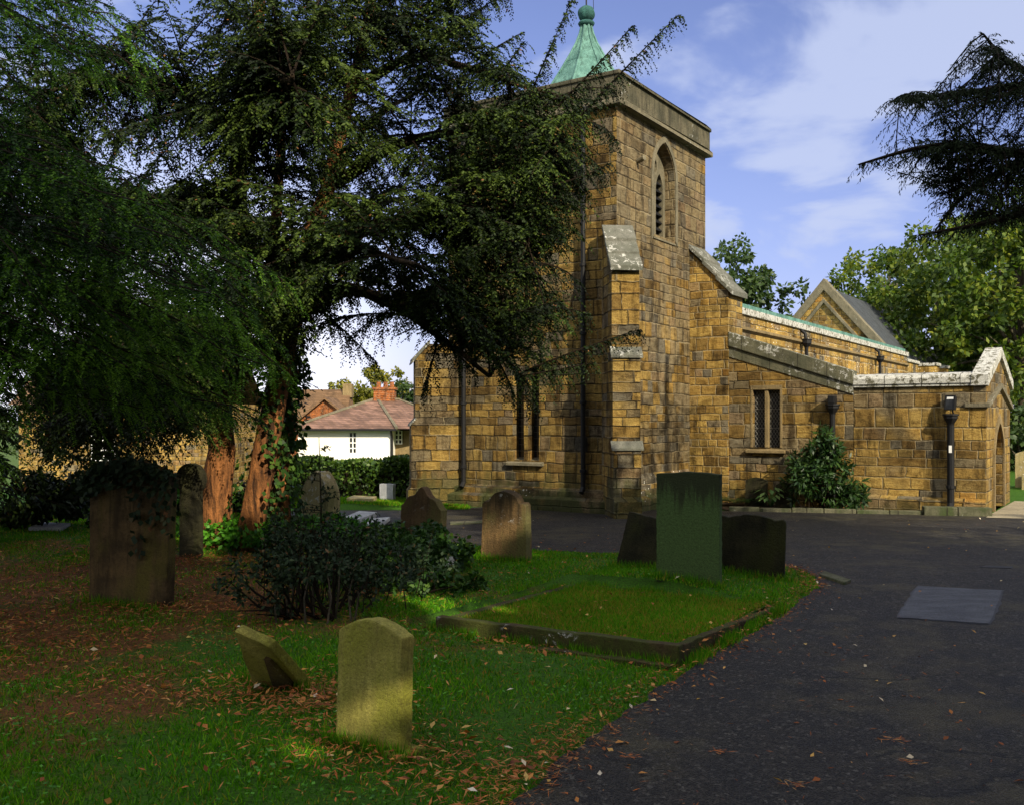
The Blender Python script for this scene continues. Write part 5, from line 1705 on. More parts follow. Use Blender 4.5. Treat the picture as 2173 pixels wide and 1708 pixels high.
# ---- dark evergreen filling the far left
DB = np.array([-10.4, 15.2, 0.0])
DT = empty("evergreen_tree", tuple(DB))
tag(DT, "black shadowed evergreen filling the far left behind the near conifer", "tree")
tr = MB(); dt_ = limb_tube(tr, np.array([[0, 0, -0.1], [0, 0, 3], [0.1, 0, 6], [0, 0, 9]]), 0.35, 0.08); tr.build("trunk", M['bark_grey'], DT, smooth=True)
fol, wood = Foliage(), MB()
for i in range(260):
    h = random.uniform(0.3, 7.5); az = random.uniform(0, 2 * math.pi); r = random.uniform(1.6, 3.8)
    a = np.array([0, 0, min(8.5, h + 0.8)])
    tip = np.array([math.cos(az) * r, math.sin(az) * r, h])
    if DB[0] + tip[0] > -7.4 and 0.9 < h < 3.4: continue
    sprays(fol, wood, bez(a, 0.5 * (a + tip) + np.array([0, 0, 0.4]), tip, 8), 0.03, 0.10, 0.2, (0.6, 0.2), (0.16, 0.05), 0.045, 0.8, 0.9)
wood.build("branches", M['twig'], DT)
fol.build("crown", M['yew'], DT)

# ---- cedar reaching in from the right
CB = np.array([10.6, 11.2, 0.0])
CE = empty("cedar_tree", tuple(CB))
tag(CE, "dark feathery cedar bough reaching into the sky from the right edge", "tree")
tr = MB(); ct = limb_tube(tr, np.array([[0, 0, -0.1], [0.05, 0.1, 3.5], [0, 0, 7.5], [0, 0.1, 12.5]]), 0.40, 0.08, 12, 0.03); tr.build("trunk", M['bark_grey'], CE, smooth=True)
fol, wood = Foliage(), MB()
mains = [[(2500, 420, 11.0), (2200, 330, 10.6), (1990, 300, 10.4), (1822, 350, 10.2)], [(2500, 360, 11.2), (2250, 190, 10.8), (2130, 130, 10.7), (2086, 72, 10.6)],
         [(2500, 560, 11.2), (2250, 300, 11.0), (2050, 400, 10.8), (1985, 490, 10.7)], [(2450, 300, 11.0), (2200, 170, 11.4), (2060, 200, 11.4), (1910, 208, 11.3)],
         [(2500, 520, 11.0), (2240, 430, 10.4), (2120, 470, 10.2), (1950, 500, 10.1)], [(2500, 200, 11.2), (2300, 80, 11.0), (2220, 150, 10.8), (2140, 200, 10.7)]]
fine = []
for mp in mains:
    p = np.array([A3(at(*q)) - CB for q in mp])
    p = np.concatenate([[[0.0, 0.0, p[0][2] + 0.15]], p])
    t = np.linspace(0, 1, 18); src = np.linspace(0, 1, len(p))
    q = np.stack([np.interp(t, src, p[:, k]) for k in range(3)], 1)
    for _ in range(3): q[1:-1] = (q[:-2] + 2 * q[1:-1] + q[2:]) / 4
    wood.tube([tuple(x) for x in q], list(np.linspace(0.10, 0.010, len(q))), 6, False)
    fine.append(q)
    sprays(fol, None, q, 0.01, 0.035, 0.05, (0.26, 0.10), (0.080, 0.014), 0.013, 0.8, 0.9, spread=0.65, nd=0.8, jit=0.28)
cp = [(1860, 340), (1930, 280), (1920, 205), (1990, 190), (2020, 140), (2085, 75), (2130, 130), (2230, 190), (2240, 420), (2150, 470), (2010, 470), (2000, 380), (1900, 370)]
mass = np.concatenate(fine)
c = 0
while c < 160:
    x, y = random.uniform(1850, 2240), random.uniform(75, 480)
    if not pip1(x, y, cp): continue
    tip = A3(at(x, y, random.uniform(9.9, 11.6))) - CB
    k = np.argsort(np.linalg.norm(mass - tip, axis=1) + (mass[:, 0] < tip[0]) * 1.0)[:6]
    a = mass[k[RNG.integers(len(k))]]
    sprays(fol, wood, bez(a, 0.5 * (a + tip) + np.array([0, 0, 0.08]), tip, 7), 0.008, 0.055, 0.05, (0.24, 0.10), (0.080, 0.013), 0.015, 0.9, 0.9, spread=0.65, nd=0.8, jit=0.28)
    c += 1
# the rest of the crown, outside the picture
for i in range(90):
    h = random.uniform(2.5, 12.0); az = random.uniform(-2.0, 2.2) if h < 8.5 else random.uniform(0, 6.28); r = random.uniform(1.2, 3.6)
    a = np.array([0, 0, h]); tip = np.array([math.cos(az) * r, math.sin(az) * r, h + random.uniform(-0.6, 0.4)])
    sprays(fol, wood, bez(a, 0.5 * (a + tip) + np.array([0, 0, 0.3]), tip, 7), 0.03, 0.12, 0.2, (0.5, 0.2), (0.13, 0.03), 0.04, 0.6, 0.9)
wood.build("branches", M['twig'], CE)
fol.build("crown", M['cedar'], CE)


# ---- broadleaved trees
def broad_tree(name, loc, h, blobs, mat, label, n=9000, leaf=(0.30, 0.20), trunk_r=0.35, group=None, cat="tree", shell=0.35, barkm='bark_grey', low=None):
    T_ = empty(name, loc)
    tag(T_, label, cat, group)
    tr = MB()
    top = np.mean([b[0] for b in blobs], axis=0)
    tk = limb_tube(tr, np.array([[0, 0, -0.2], [0.1, 0, h * 0.25], [0, 0.1, h * 0.5], [top[0] * 0.4, top[1] * 0.4, h * 0.8]]), trunk_r, trunk_r * 0.25, 10, 0.06)
    for (c, r) in blobs:
        c = np.array(c, float)
        a = tk[RNG.integers(4, 9)]
        tr.tube([tuple(a), tuple(0.5 * (a + c) + np.array([0, 0, 0.2])), tuple(c)], [trunk_r * 0.32, trunk_r * 0.2, trunk_r * 0.06], 6, False)
    tr.build("trunk", M[barkm], T_, smooth=True)
    f = Foliage()
    vol = np.array([np.mean(r) ** 2 for c, r in blobs]); cnts = (n * vol / vol.sum()).astype(int)
    for (c, r), m_ in zip(blobs, cnts):
        r = np.array(r if hasattr(r, '__len__') else (r, r, r * 0.85), float)
        # sub clumps give the uneven outline
        ns = max(8, m_ // 70)
        d_ = rand_unit(ns)
        cc = np.array(c) + d_ * r * RNG.uniform(0.55, 1.05, ns)[:, None]
        cr = RNG.uniform(0.14, 0.30, ns) * r.mean()
        k = RNG.integers(0, ns, m_)
        dd_ = rand_unit(m_)
        P = cc[k] + dd_ * (cr[k] * RNG.random(m_) ** 0.4)[:, None]
        f.add(P, unit(dd_ * 0.6 + RNG.normal(scale=0.6, size=P.shape) + np.array([0, 0, -0.35])), unit(dd_ + RNG.normal(scale=0.6, size=P.shape) + np.array([0, 0, 0.5])),
              leaf[0] * RNG.uniform(0.7, 1.3, m_), leaf[1], np.clip(RNG.normal(0.45, 0.22, m_) + RNG.normal(scale=0.14, size=ns)[k], 0, 0.999))
    f.build("crown", mat, T_)
    return T_


def blobset(w_, h0, h1, n, r):
    out = []
    for i in range(n):
        a = 2.4 * i + random.uniform(-.4, .4); q = (i + 0.5) / n
        z = h0 + (h1 - h0) * q
        rr = w_ * (0.35 + 0.65 * math.sin(math.pi * min(0.97, 0.22 + 0.72 * q)) ** 1.0) * random.uniform(0.55, 1.0)
        out.append(((math.cos(a) * rr, math.sin(a) * rr, z), r * random.uniform(0.75, 1.2)))
    return out


broad_tree("broadleaf_tree", (at(1990, 0, 58).x, 58, 0), 13, blobset(5.6, 3.5, 11.6, 16, 2.6), M['decid'], "tall yellow green tree in full leaf rising behind the chancel roof", 25000)
broad_tree("broadleaf_tree", (at(2170, 0, 48).x, 48, 0), 15, blobset(5.2, 2.0, 12.6, 20, 2.6), M['decid'], "big leafy tree behind the porch at the right edge, yellowing lower leaves", 30000)
broad_tree("broadleaf_tree", (at(2060, 0, 70).x, 70, 0), 13, blobset(7.0, 2.0, 11.0, 18, 3.2), M['decid_dark'], "darker green tree between the two big sunny trees on the right", 12000, (0.38, 0.26))
broad_tree("broadleaf_tree", (at(1545, 0, 56).x, 56, 0), 12.5, blobset(3.4, 5.5, 11.2, 12, 1.9), M['decid_dark'], "loose green tree showing just behind the right side of the tower", 9000)
broad_tree("broadleaf_tree", (at(1715, 0, 72).x, 72, 0), 11, blobset(3.4, 4.0, 9.2, 9, 2.0), M['decid_dark'], "dark tree peeping out left of the chancel gable", 5000)
broad_tree("broadleaf_tree", (at(1830, 0, 76).x, 76, 0), 11, blobset(4.4, 3.0, 9.6, 10, 2.4), M['decid_dark'], "dark tree behind the ridge of the chancel roof", 6000)
broad_tree("round_tree", (at(788, 0, 76).x, 76, -1.4), 8.0, blobset(2.4, 2.0, 6.9, 12, 1.7), M['decid_yellow'], "small round yellow green tree behind the cottage chimney", 9000)
broad_tree("round_tree", (at(862, 0, 70).x, 70, -1.4), 6.0, blobset(1.8, 1.0, 5.6, 8, 1.4), M['decid_dark'], "dark green tree between the cottage roof and the tower", 5000)
broad_tree("round_tree", (at(690, 0, 120).x, 120, -1.4), 7.0, blobset(6.5, 1.0, 5.2, 9, 2.6), M['decid_dark'], "low dark trees on the skyline behind the brick house", 4000, (0.6, 0.4))
for (px, Y, w_, h, lab) in ((60, 17.5, 1.9, 1.25, "black shadowed bushes at the far left beyond the pale ledger stone"), (330, 20.5, 1.9, 1.15, "dark low bushes before the tan stone house, behind the big brown gravestone")):
    broad_tree("dark_bushes", (at(px, 0, Y).x, Y, -0.1), h, [((x, random.uniform(-.3, .3), h * 0.5), (h * 0.55, h * 0.5, h * 0.5)) for x in np.arange(-w_, w_, h * 0.45)], M['yew'], lab, 4200, (0.13, 0.08), 0.06, cat="bushes")
# low far cover that closes the view
for (px, Y, w_, h, lab) in ((2160, 40, 4.0, 3.4, "dark clipped hedge beyond the porch at the right edge"), (300, 62, 12.0, 4.5, "far shrubbery behind the tan stone house")):
    broad_tree("far_shrubs", (at(px, 0, Y).x, Y, -0.4), h, [((x, random.uniform(-1, 1), h * 0.45), (h * 0.55, h * 0.5, h * 0.5)) for x in np.arange(-w_, w_, h * 0.45)], M['decid_dark'], lab, 6000, (0.26, 0.18), 0.1, cat="shrubs")
# trees standing behind the viewer that throw the foreground into shade
for (x, y, h, wd, lab) in ((1.0, -7.5, 17.0, 4.4, "broad churchyard tree near the drive, behind the graves"), (8.0, -6.5, 17.2, 5.2, "tall churchyard tree with a dense round crown beside the drive"),
                           (10.8, 3.2, 14.0, 2.6, "tall narrow churchyard tree across the drive beside the cedar"), (22.0, -1.0, 14.0, 4.6, "leafy churchyard tree on the far side of the drive"),
                           (13.6, -8.0, 15.5, 4.6, "leafy churchyard tree further back along the drive"),
                           (-6.5, -6.0, 7.5, 3.2, "low spreading churchyard tree over the grass")):
    broad_tree("shade_tree", (x, y, 0), h, blobset(wd, h * 0.22, h * 0.9, 22, 2.5), M['decid_dark'], lab, 13000, (0.62, 0.48), 0.45, group="tall trees round the drive")


# ---- hedge and shrubs
def shrub(name, loc, ells, mat, label, n, leaf, cat, stems=0, kind=None, droop=0.2, upright=0.0):
    T_ = empty(name, loc); tag(T_, label, cat)
    f = Foliage()
    vol = np.array([np.prod(r) ** (2 / 3) for c, r in ells]); cn = (n * vol / vol.sum()).astype(int)
    for (c, r), m_ in zip(ells, cn):
        d_ = rand_unit(m_)
        ns = max(10, m_ // 22)
        cd = rand_unit(ns); cd[:, 2] = np.where(RNG.random(ns) < 0.75, np.abs(cd[:, 2]), cd[:, 2])
        cc = np.array(c) + cd * np.array(r) * RNG.uniform(0.40, 1.18, ns)[:, None]
        k_ = RNG.integers(0, ns, m_)
        P = cc[k_] + d_ * (RNG.uniform(0.05, 0.13, ns)[k_] * RNG.random(m_) ** 0.5 * (0.6 + np.mean(r)))[:, None]
        d_ = unit(cd[k_] + d_)
        ok = P[:, 2] > 0.01
        f.add(P[ok], unit(d_ * 0.7 + RNG.normal(scale=0.6, size=d_.shape) + np.array([0, 0, -droop + upright]))[ok], unit(d_ + RNG.normal(scale=0.5, size=d_.shape) + np.array([0, 0, 0.4]))[ok],
              (leaf[0] * RNG.uniform(0.7, 1.35, m_))[ok], leaf[1])
    f.build("foliage", mat, T_, 0.12)
    if stems:
        mb = MB()
        for i in range(stems):
            c, r = ells[RNG.integers(len(ells))]
            a = RNG.uniform(0, 6.28); b = np.array([c[0] * 0.5 + math.cos(a) * r[0] * 0.25, c[1] * 0.5 + math.sin(a) * r[1] * 0.25, -0.05])
            t = np.array(c) + rand_unit(1)[0] * np.array(r) * 0.9
            t[2] = abs(t[2])
            mb.tube([tuple(b), tuple(0.5 * (b + t) + RNG.normal(scale=0.06, size=3)), tuple(t)], [0.016, 0.012, 0.005], 5, False)
        mb.build("stems", M['twig'], T_)
    return T_


hA, hB = at(560, 1060, 27), at(905, 1060, 26.0)
He = empty("hedge", (hA.x, hA.y, 0)); tag(He, "clipped leafy green hedge in front of the white cottage", "hedge")
n = 15000
L_ = (hB - hA).length; dh = A3((hB - hA).normalized())
u = RNG.uniform(0, L_, n); v = RNG.uniform(-0.5, 0.5, n); z = RNG.random(n) ** 0.6
nb = np.array([-dh[1], dh[0], 0])
top = 1.10 + 0.05 * np.sin(u * 1.9) + 0.04 * np.sin(u * 5.1)
edge = np.maximum(np.abs(v) * 2, z) > 0.72
P = dh * u[:, None] + nb * (v * (1 + 0.15 * np.sin(u * 3 + z * 4)))[:, None]; P[:, 2] = z * top - 0.1
nr_ = nb * (v * 2)[:, None] + np.array([0, 0, 1.0]) * z[:, None] * 0.8
f = Foliage(); f.add(P[edge], unit(nr_ + RNG.normal(scale=0.7, size=P.shape))[edge], unit(nr_ + RNG.normal(scale=0.4, size=P.shape))[edge], 0.11, 0.085)
f.build("foliage", M['hedge'], He)
mb = MB(); c8 = [tuple(dh * 0.1 + nb * s * 0.3) for s in (-1, 1)] + [tuple(dh * (L_ - 0.1) + nb * s * 0.3) for s in (1, -1)]
mb.add([(p[0], p[1], -0.2) for p in c8] + [(p[0], p[1], 0.86) for p in c8], [(4, 5, 6, 7), (0, 1, 5, 4), (1, 2, 6, 5), (2, 3, 7, 6), (3, 0, 4, 7)])
mb.build("inner_twigs", M['twig'], He)

lb = at(1752, 1070, 22.3)
shrub("laurel_shrub", (lb.x, lb.y + 0.1, 0), [((0, 0, 0.55), (0.72, 0.6, 0.60)), ((-0.1, 0, 1.05), (0.55, 0.5, 0.55)), ((0.15, 0, 1.45), (0.26, 0.26, 0.36)), ((0.58, -0.2, 0.26), (0.40, 0.38, 0.28)), ((-0.55, -0.1, 0.55), (0.4, 0.4, 0.45)), ((0.02, 0.1, 1.65), (0.16, 0.16, 0.24))],
      M['laurel'], "glossy dark green pointed shrub against the church wall beside the downpipe", 4200, (0.16, 0.055), "shrub", 26, droop=0.45)
fb = G(1562, 1076)
fern = Foliage()


def fronds(f, c, n, ln, wid, mat_leaf, up=0.8):
    for i in range(n):
        a = random.uniform(0, 6.28); l = ln * random.uniform(0.7, 1.2)
        t = np.linspace(0.1, 1, 16)
        d_ = np.array([math.cos(a), math.sin(a), 0])
        P = np.array(c) + d_ * (l * t)[:, None] + np.array([0, 0, 1]) * (up * l * (t - 0.75 * t ** 2))[:, None]
        s = np.cross(d_, [0, 0, 1])
        for sg in (1, -1):
            f.add(P, unit(np.repeat((d_ * 0.5 + s * sg)[None], 16, 0) + RNG.normal(scale=0.15, size=(16, 3))), np.repeat(np.array([[0, 0, 1.0]]), 16, 0), wid * np.sin(np.pi * np.clip(t, 0.1, 0.95)) + 0.01, wid * 0.35)


fronds(fern, (0, 0, 0.05), 26, 0.5, 0.12, None)
fronds(fern, (0.5, -0.05, 0.05), 16, 0.36, 0.10, None)
T_ = empty("fern", (fb.x + 0.05, fb.y + 0.25, 0)); tag(T_, "low spreading green fern in the bed behind the wide dark gravestone", "fern")
fern.build("fronds", M['laurel'], T_)
hb = G(1642, 1078)
T_ = empty("hosta", (hb.x, hb.y + 0.25, 0)); tag(T_, "pale striped hosta with broad arching leaves in the church bed", "plant")
f = Foliage(); mb = MB()
for i in range(22):
    a = random.uniform(0, 6.28); l = random.uniform(0.18, 0.38); h = random.uniform(0.25, 0.5)
    tipp = np.array([math.cos(a) * l, math.sin(a) * l, h])
    mb.tube([(0, 0, 0), tuple(tipp * np.array([.5, .5, .75])), tuple(tipp)], [0.008, 0.007, 0.005], 5, False)
    f.add(tipp[None], unit(np.array([[math.cos(a), math.sin(a), -0.5]])), np.array([[0, 0, 1.0]]), 0.24, 0.11)
f.build("leaves", M['hosta'], T_, 0.1); mb.build("stalks", M['hosta'], T_)
ab = G(1895, 1078)
T_ = empty("fern", (ab.x, ab.y + 0.12, 0.05)); tag(T_, "small grey green plant on the kerb below the porch wall", "plant")
fern = Foliage(); fronds(fern, (0, 0, 0), 18, 0.28, 0.07, None); fronds(fern, (-0.4, 0.05, 0), 12, 0.2, 0.07, None); fern.build("fronds", M['holly'], T_)

# the mound of holly and ivy among the graves
mbase = gp(680, 1352)
HM = shrub("holly_bush", (mbase.x, mbase.y + 0.35, mbase.z), [((-0.35, 0.05, 0.38), (0.60, 0.55, 0.38)), ((-0.1, 0.75, 0.46), (0.75, 0.6, 0.40)), ((0.55, 0.35, 0.36), (0.60, 0.6, 0.32)), ((-0.62, -0.25, 0.24), (0.36, 0.3, 0.26)), ((0.05, -0.3, 0.38), (0.48, 0.28, 0.34)), ((-0.5, 0.9, 0.6), (0.4, 0.4, 0.35))],
           M['holly'], "dark holly bush with bare thin stems behind the toppled stone", 5200, (0.055, 0.034), "bush", 34)
mb = MB()
for i in range(12):
    x = random.uniform(-0.45, 0.35); y = random.uniform(-0.45, 0.1)
    mb.tube([(x, y, -0.1), (x + random.uniform(-.08, .08), y, 0.25), (x + random.uniform(-.15, .15), y + .1, 0.55)], [0.012, 0.010, 0.006], 5, False)
mb.build("bare_stems", M['bark_grey'], HM)
# upright sprigs standing out of the bush
f = Foliage(); mb = MB()
for i in range(46):
    x = random.gauss(-0.05, 0.45); y = random.gauss(0.35, 0.4); h = random.uniform(0.55, 1.02); lx, ly = random.gauss(0, 0.12), random.gauss(0, 0.12)
    a = np.array([x, y, 0.1]); b = np.array([x + lx, y + ly, h])
    mb.tube([tuple(a), tuple(0.5 * (a + b) + RNG.normal(scale=0.02, size=3)), tuple(b)], [0.006, 0.005, 0.002], 4, False)
    m_ = 16; q = RNG.uniform(0.4, 1.0, m_)[:, None]; az = RNG.uniform(0, 6.28, m_)
    f.add(a + (b - a) * q, unit(np.stack([np.cos(az), np.sin(az), RNG.uniform(0.1, 0.9, m_)], 1)), rand_unit(m_) + np.array([0, 0, 0.8]), RNG.uniform(0.03, 0.06, m_), 0.026)
mb.build("sprig_stems", M['twig'], HM); f.build("sprig_foliage", M['holly'], HM, 0.1)
ib = gp(860, 1268)
shrub("ivy_mound", (ib.x, ib.y, ib.z), [((-0.45, 0.1, 0.14), (0.65, 0.6, 0.24)), ((0.10, 0.6, 0.18), (0.55, 0.6, 0.26)), ((-0.45, 1.2, 0.22), (0.7, 0.7, 0.32)), ((0.45, -0.05, 0.05), (0.5, 0.4, 0.13)), ((-0.2, 1.9, 0.20), (0.8, 0.8, 0.30)), ((0.1, 2.5, 0.20), (0.5, 0.6, 0.26))],
      M['ivy'], "spreading mound of ivy and bramble leaves covering old graves", 6200, (0.085, 0.070), "ivy", 30)
vb = gp(590, 1172)
shrub("ivy_patch", (vb.x, vb.y, vb.z), [((0, 0, 0.16), (0.8, 0.6, 0.26)), ((0.7, 0.3, 0.14), (0.7, 0.6, 0.22)), ((-0.8, 0.2, 0.16), (0.5, 0.5, 0.24)), ((0.5, 1.2, 0.14), (0.9, 0.6, 0.22))],
      M['ivy_light'], "bright green low leaves round the foot of the yew stems", 5200, (0.085, 0.06), "undergrowth", 10)
vb = gp(395, 1150)
shrub("ivy_patch", (vb.x, vb.y, vb.z), [((0, 0, 0.35), (0.45, 0.45, 0.42)), ((0.25, 0.1, 0.75), (0.3, 0.3, 0.35))], M['ivy_light'], "small leafy seedling shrub between the big brown gravestone and the yew", 900, (0.11, 0.075), "undergrowth", 8)
# sapling before the pointed gravestone
sb_ = gp(680, 1225)
SP = empty("sapling", tuple(sb_)); tag(SP, "thin young sapling with level side twigs standing in front of the pointed gravestone", "sapling")
mb = MB(); f = Foliage()
zt = 1.75
mb.tube([(0, 0, -0.05), (0.01, 0, 0.8), (-0.02, 0, zt)], [0.014, 0.011, 0.004], 6)
for i in range(30):
    z = random.uniform(0.35, zt); a = random.uniform(0, 6.28); l = 0.42 * (1.1 - z / zt) + 0.06
    t = np.array([math.cos(a) * l, math.sin(a) * l * 0.8, z + 0.03])
    mb.tube([(0, 0, z), tuple(t)], [0.005, 0.002], 4, False)
    m_ = 9; q = np.linspace(0.3, 1, m_)[:, None]
    f.add(np.array([0, 0, z]) + (t - np.array([0, 0, z])) * q, unit(np.repeat((t - np.array([0, 0, z]))[None], m_, 0) * 2 + RNG.normal(scale=0.5, size=(m_, 3))), rand_unit(m_), 0.055, 0.028)
mb.build("stem", M['twig'], SP); f.build("leaves", M['holly'], SP)
# ivy trailing over the big brown stone
iv = Foliage()
n = 900
u = RNG.random(n); dpt = RNG.random(n) ** 2.2
x = -0.08 + u * 1.06; z = 1.66 - 0.17 * (2 * u - 1) ** 2 - dpt * (0.30 + 0.75 * (np.abs(u - 0.63) < 0.07) + 0.35 * (u > 0.8)) + 0.03
y = np.where(RNG.random(n) < 0.6, -0.03, 0.1) - RNG.uniform(0, 0.06, n)
c_, s_ = math.cos(math.radians(-12)), math.sin(math.radians(-12))
P = np.stack([x, y, z], 1)
iv.add(P, unit(RNG.normal(scale=0.5, size=P.shape) + np.array([0, -0.3, -0.8])), unit(RNG.normal(scale=0.4, size=P.shape) + np.array([0, -1, 0.4])), 0.075, 0.065)
T_ = iv.build("ivy_trail", M['holly']); T_.location = big.location; T_.rotation_euler = big.rotation_euler
tag(T_, "dark ivy trailing over the top of the large brown gravestone", "ivy")


# ---- turf, fallen leaves, twigs
def turf(n, xr, yr, hgt, wd, keep=None):
    x = RNG.uniform(*xr, n); y = yr[0] + (yr[1] - yr[0]) * RNG.random(n) ** 1.5
    ok = ~pip(x, y, drive_poly)
    vis = np.abs(x) < y * 0.56 + 2.4
    ok &= vis
    x, y = x[ok], y[ok]
    # grave bed excluded, it gets its own
    rel = np.stack([x - 1.40, y - 8.25], 1)
    ka = rel @ np.array([kx.x, kx.y]); kb_ = rel @ np.array([ky.x, ky.y])
    inb = (ka > -0.06) & (ka < LX + 0.06) & (kb_ > -0.06) & (kb_ < LY + 0.06)
    z = gz(x, y)
    inner = (ka > 0.07) & (ka < LX - 0.08) & (kb_ > 0.07) & (kb_ < LY - 0.08)
    z = np.where(inner, 0.108 - 0.05 * kb_ / LY - 0.02 * ka / LX, z)
    patch = 0.5 + 0.5 * np.sin(x * 2.1 + 1.7 * np.sin(y * 1.3)) * np.sin(y * 1.7 + np.sin(x * 2.6))
    under = np.exp(-(((x + 6.0) / 4.0) ** 2 + ((y - 10.5) / 4.5) ** 2))
    keepp = RNG.random(len(x)) < np.clip(0.40 + 0.9 * patch - 0.75 * under, 0.12, 1.0)
    keepp &= (~inb) | inner
    keepp &= y < 23
    x, y, z, patch = x[keepp], y[keepp], z[keepp], patch[keepp]
    m_ = len(x)
    B = np.stack([x, y, z - 0.005], 1)
    a = RNG.uniform(0, 2 * np.pi, m_)
    sd = np.stack([np.cos(a), np.sin(a), np.zeros(m_)], 1) * wd * (1 + 0.07 * y)[:, None]
    hh = hgt * RNG.uniform(0.4, 1.25, m_) * (0.6 + 0.6 * patch)
    lean = RNG.normal(scale=0.55, size=(m_, 3)); lean[:, 2] = 1
    tipv = B + unit(lean) * hh[:, None]
    V = np.stack([B - sd, B + sd, tipv], 1).reshape(-1, 3)
    tone_ = np.clip(RNG.normal(0.42, 0.2, m_) + 0.3 * (patch - 0.5), 0, 0.8)
    dead = RNG.random(m_) < 0.06 + 0.26 * (1 - patch) ** 1.5
    return V, np.where(dead, RNG.uniform(0.85, 0.999, m_), tone_)


V, R = turf(640000, (-11, 5.5), (2.6, 21.5), 0.055, 0.0042)
tag(np_mesh("grass", V, 3, M['grass'], None, R), kind='stuff')
n = 42000
ka = RNG.uniform(0.07, LX - 0.09, n); kb_ = RNG.uniform(0.07, LY - 0.08, n)
q_ = np.sin(ka * 4 + np.sin(kb_ * 3)) * np.sin(kb_ * 4.3 + 1) + RNG.normal(scale=0.5, size=n)
kp_ = q_ > -1.3; ka, kb_ = ka[kp_], kb_[kp_]; n = len(ka)
B = np.stack([1.40 + kx.x * ka + ky.x * kb_, 8.25 + kx.y * ka + ky.y * kb_, 0.108 - 0.05 * kb_ / LY - 0.02 * ka / LX], 1)
a = RNG.uniform(0, 6.28, n); sd = np.stack([np.cos(a), np.sin(a), 0 * a], 1) * 0.0062
V = np.stack([B - sd, B + sd, B + np.stack([RNG.normal(scale=.02, size=n), RNG.normal(scale=.02, size=n), RNG.uniform(.02, .06, n)], 1)], 1).reshape(-1, 3)
R = np.where(RNG.random(n) < 0.18 + 0.3 * (q_[kp_] < 0), RNG.uniform(0.85, 0.999, n), np.clip(RNG.normal(0.5, 0.22, n), 0, 0.8))
tag(np_mesh("grave_grass", V, 3, M['grass'], None, R), kind='stuff')
fr = []
for (a_, b_) in (((0, -0.09), (LX, -0.09)), ((-0.10, 0), (-0.10, LY)), ((LX + 0.09, 0), (LX + 0.09, LY)), ((0, LY + 0.09), (LX, LY + 0.09)), ((LX - 0.1, 0.1), (LX - 0.1, LY)), ((0.1, LY - 0.1), (LX, LY - 0.1))):
    u_ = RNG.random(2600); u_ = u_[np.sin(u_ * 23 + a_[0] * 5) + RNG.normal(scale=0.6, size=len(u_)) > -0.1]
    fr.append(np.stack([a_[0] + (b_[0] - a_[0]) * u_, a_[1] + (b_[1] - a_[1]) * u_], 1) + RNG.normal(scale=0.035, size=(len(u_), 2)))
fr = np.concatenate(fr); fx = 1.40 + kx.x * fr[:, 0] + ky.x * fr[:, 1]; fy = 8.25 + kx.y * fr[:, 0] + ky.y * fr[:, 1]
sx, sy = [fx], [fy]
for (cx_, cy_, w_) in ((-0.9, 6.05, 0.3), (2.1, 11.85, 0.45), (1.7, 12.9, 0.4), (3.1, 12.75, 0.5), (-0.15, 13.7, 0.4), (-4.2, 10.4, 0.5), (-1.8, 7.35, 0.3)):
    sx.append(cx_ + RNG.uniform(-w_, w_, 420)); sy.append(cy_ - (sx[-1] - cx_) * 0.5 + RNG.normal(scale=0.03, size=420) - 0.05)
fx, fy = np.concatenate(sx), np.concatenate(sy); n = len(fx)
B = np.stack([fx, fy, gz(fx, fy)], 1); a = RNG.uniform(0, 6.28, n); sd = np.stack([np.cos(a), np.sin(a), 0 * a], 1) * 0.0055
V = np.stack([B - sd, B + sd, B + np.stack([RNG.normal(scale=.03, size=n), RNG.normal(scale=.03, size=n), RNG.uniform(.04, .13, n)], 1)], 1).reshape(-1, 3)
tag(np_mesh("long_grass", V, 3, M['grass'], None, np.clip(RNG.normal(0.5, 0.25, n), 0, 0.95)), kind='stuff')
# lawn beyond the left end of the drive
n = 60000
x = RNG.uniform(-10, -1.0, n); y = RNG.uniform(22.5, 27.5, n)
B = np.stack([x, y, gz(x, y)], 1); a = RNG.uniform(0, 6.28, n)
sd = np.stack([np.cos(a), np.sin(a), 0 * a], 1) * 0.012
V = np.stack([B - sd, B + sd, B + np.stack([RNG.normal(scale=.02, size=n), RNG.normal(scale=.02, size=n), RNG.uniform(.03, .08, n)], 1)], 1).reshape(-1, 3)
tag(np_mesh("lawn_grass", V, 3, M['grass']), kind='stuff')
# clover and small weeds in the turf
n = 16000
x = RNG.uniform(-5, 3.0, n); y = 3.6 + 10 * RNG.random(n) ** 1.4
ok = ~pip(x, y, drive_poly) & (np.abs(x) < 0.56 * y + .4)
pt = np.sin(x * 3.1 + 2 * np.sin(y * 2.2)) * np.sin(y * 2.7 + np.sin(x * 1.6)) + RNG.normal(scale=0.35, size=n)
ok &= pt > 0.25
x, y = x[ok], y[ok]
rel = np.stack([x - 1.40, y - 8.25], 1); ka = rel @ np.array([kx.x, kx.y]); kb_ = rel @ np.array([ky.x, ky.y])
ok = ~((ka > -0.15) & (ka < LX + 0.1) & (kb_ > -0.15) & (kb_ < LY + 0.1)); x, y = x[ok], y[ok]
P = np.stack([x, y, gz(x, y) + RNG.uniform(0.02, 0.06, len(x))], 1)
f = Foliage(); a = RNG.uniform(0, 6.28, len(x))
f.add(P, unit(np.stack([np.cos(a), np.sin(a), RNG.normal(scale=.25, size=len(x))], 1)), unit(RNG.normal(scale=0.3, size=P.shape) + np.array([0, 0, 1.0])), RNG.uniform(0.018, 0.045, len(x)), 0.022)
tag(f.build("clover_and_weeds", M['ivy_light']), kind='stuff')


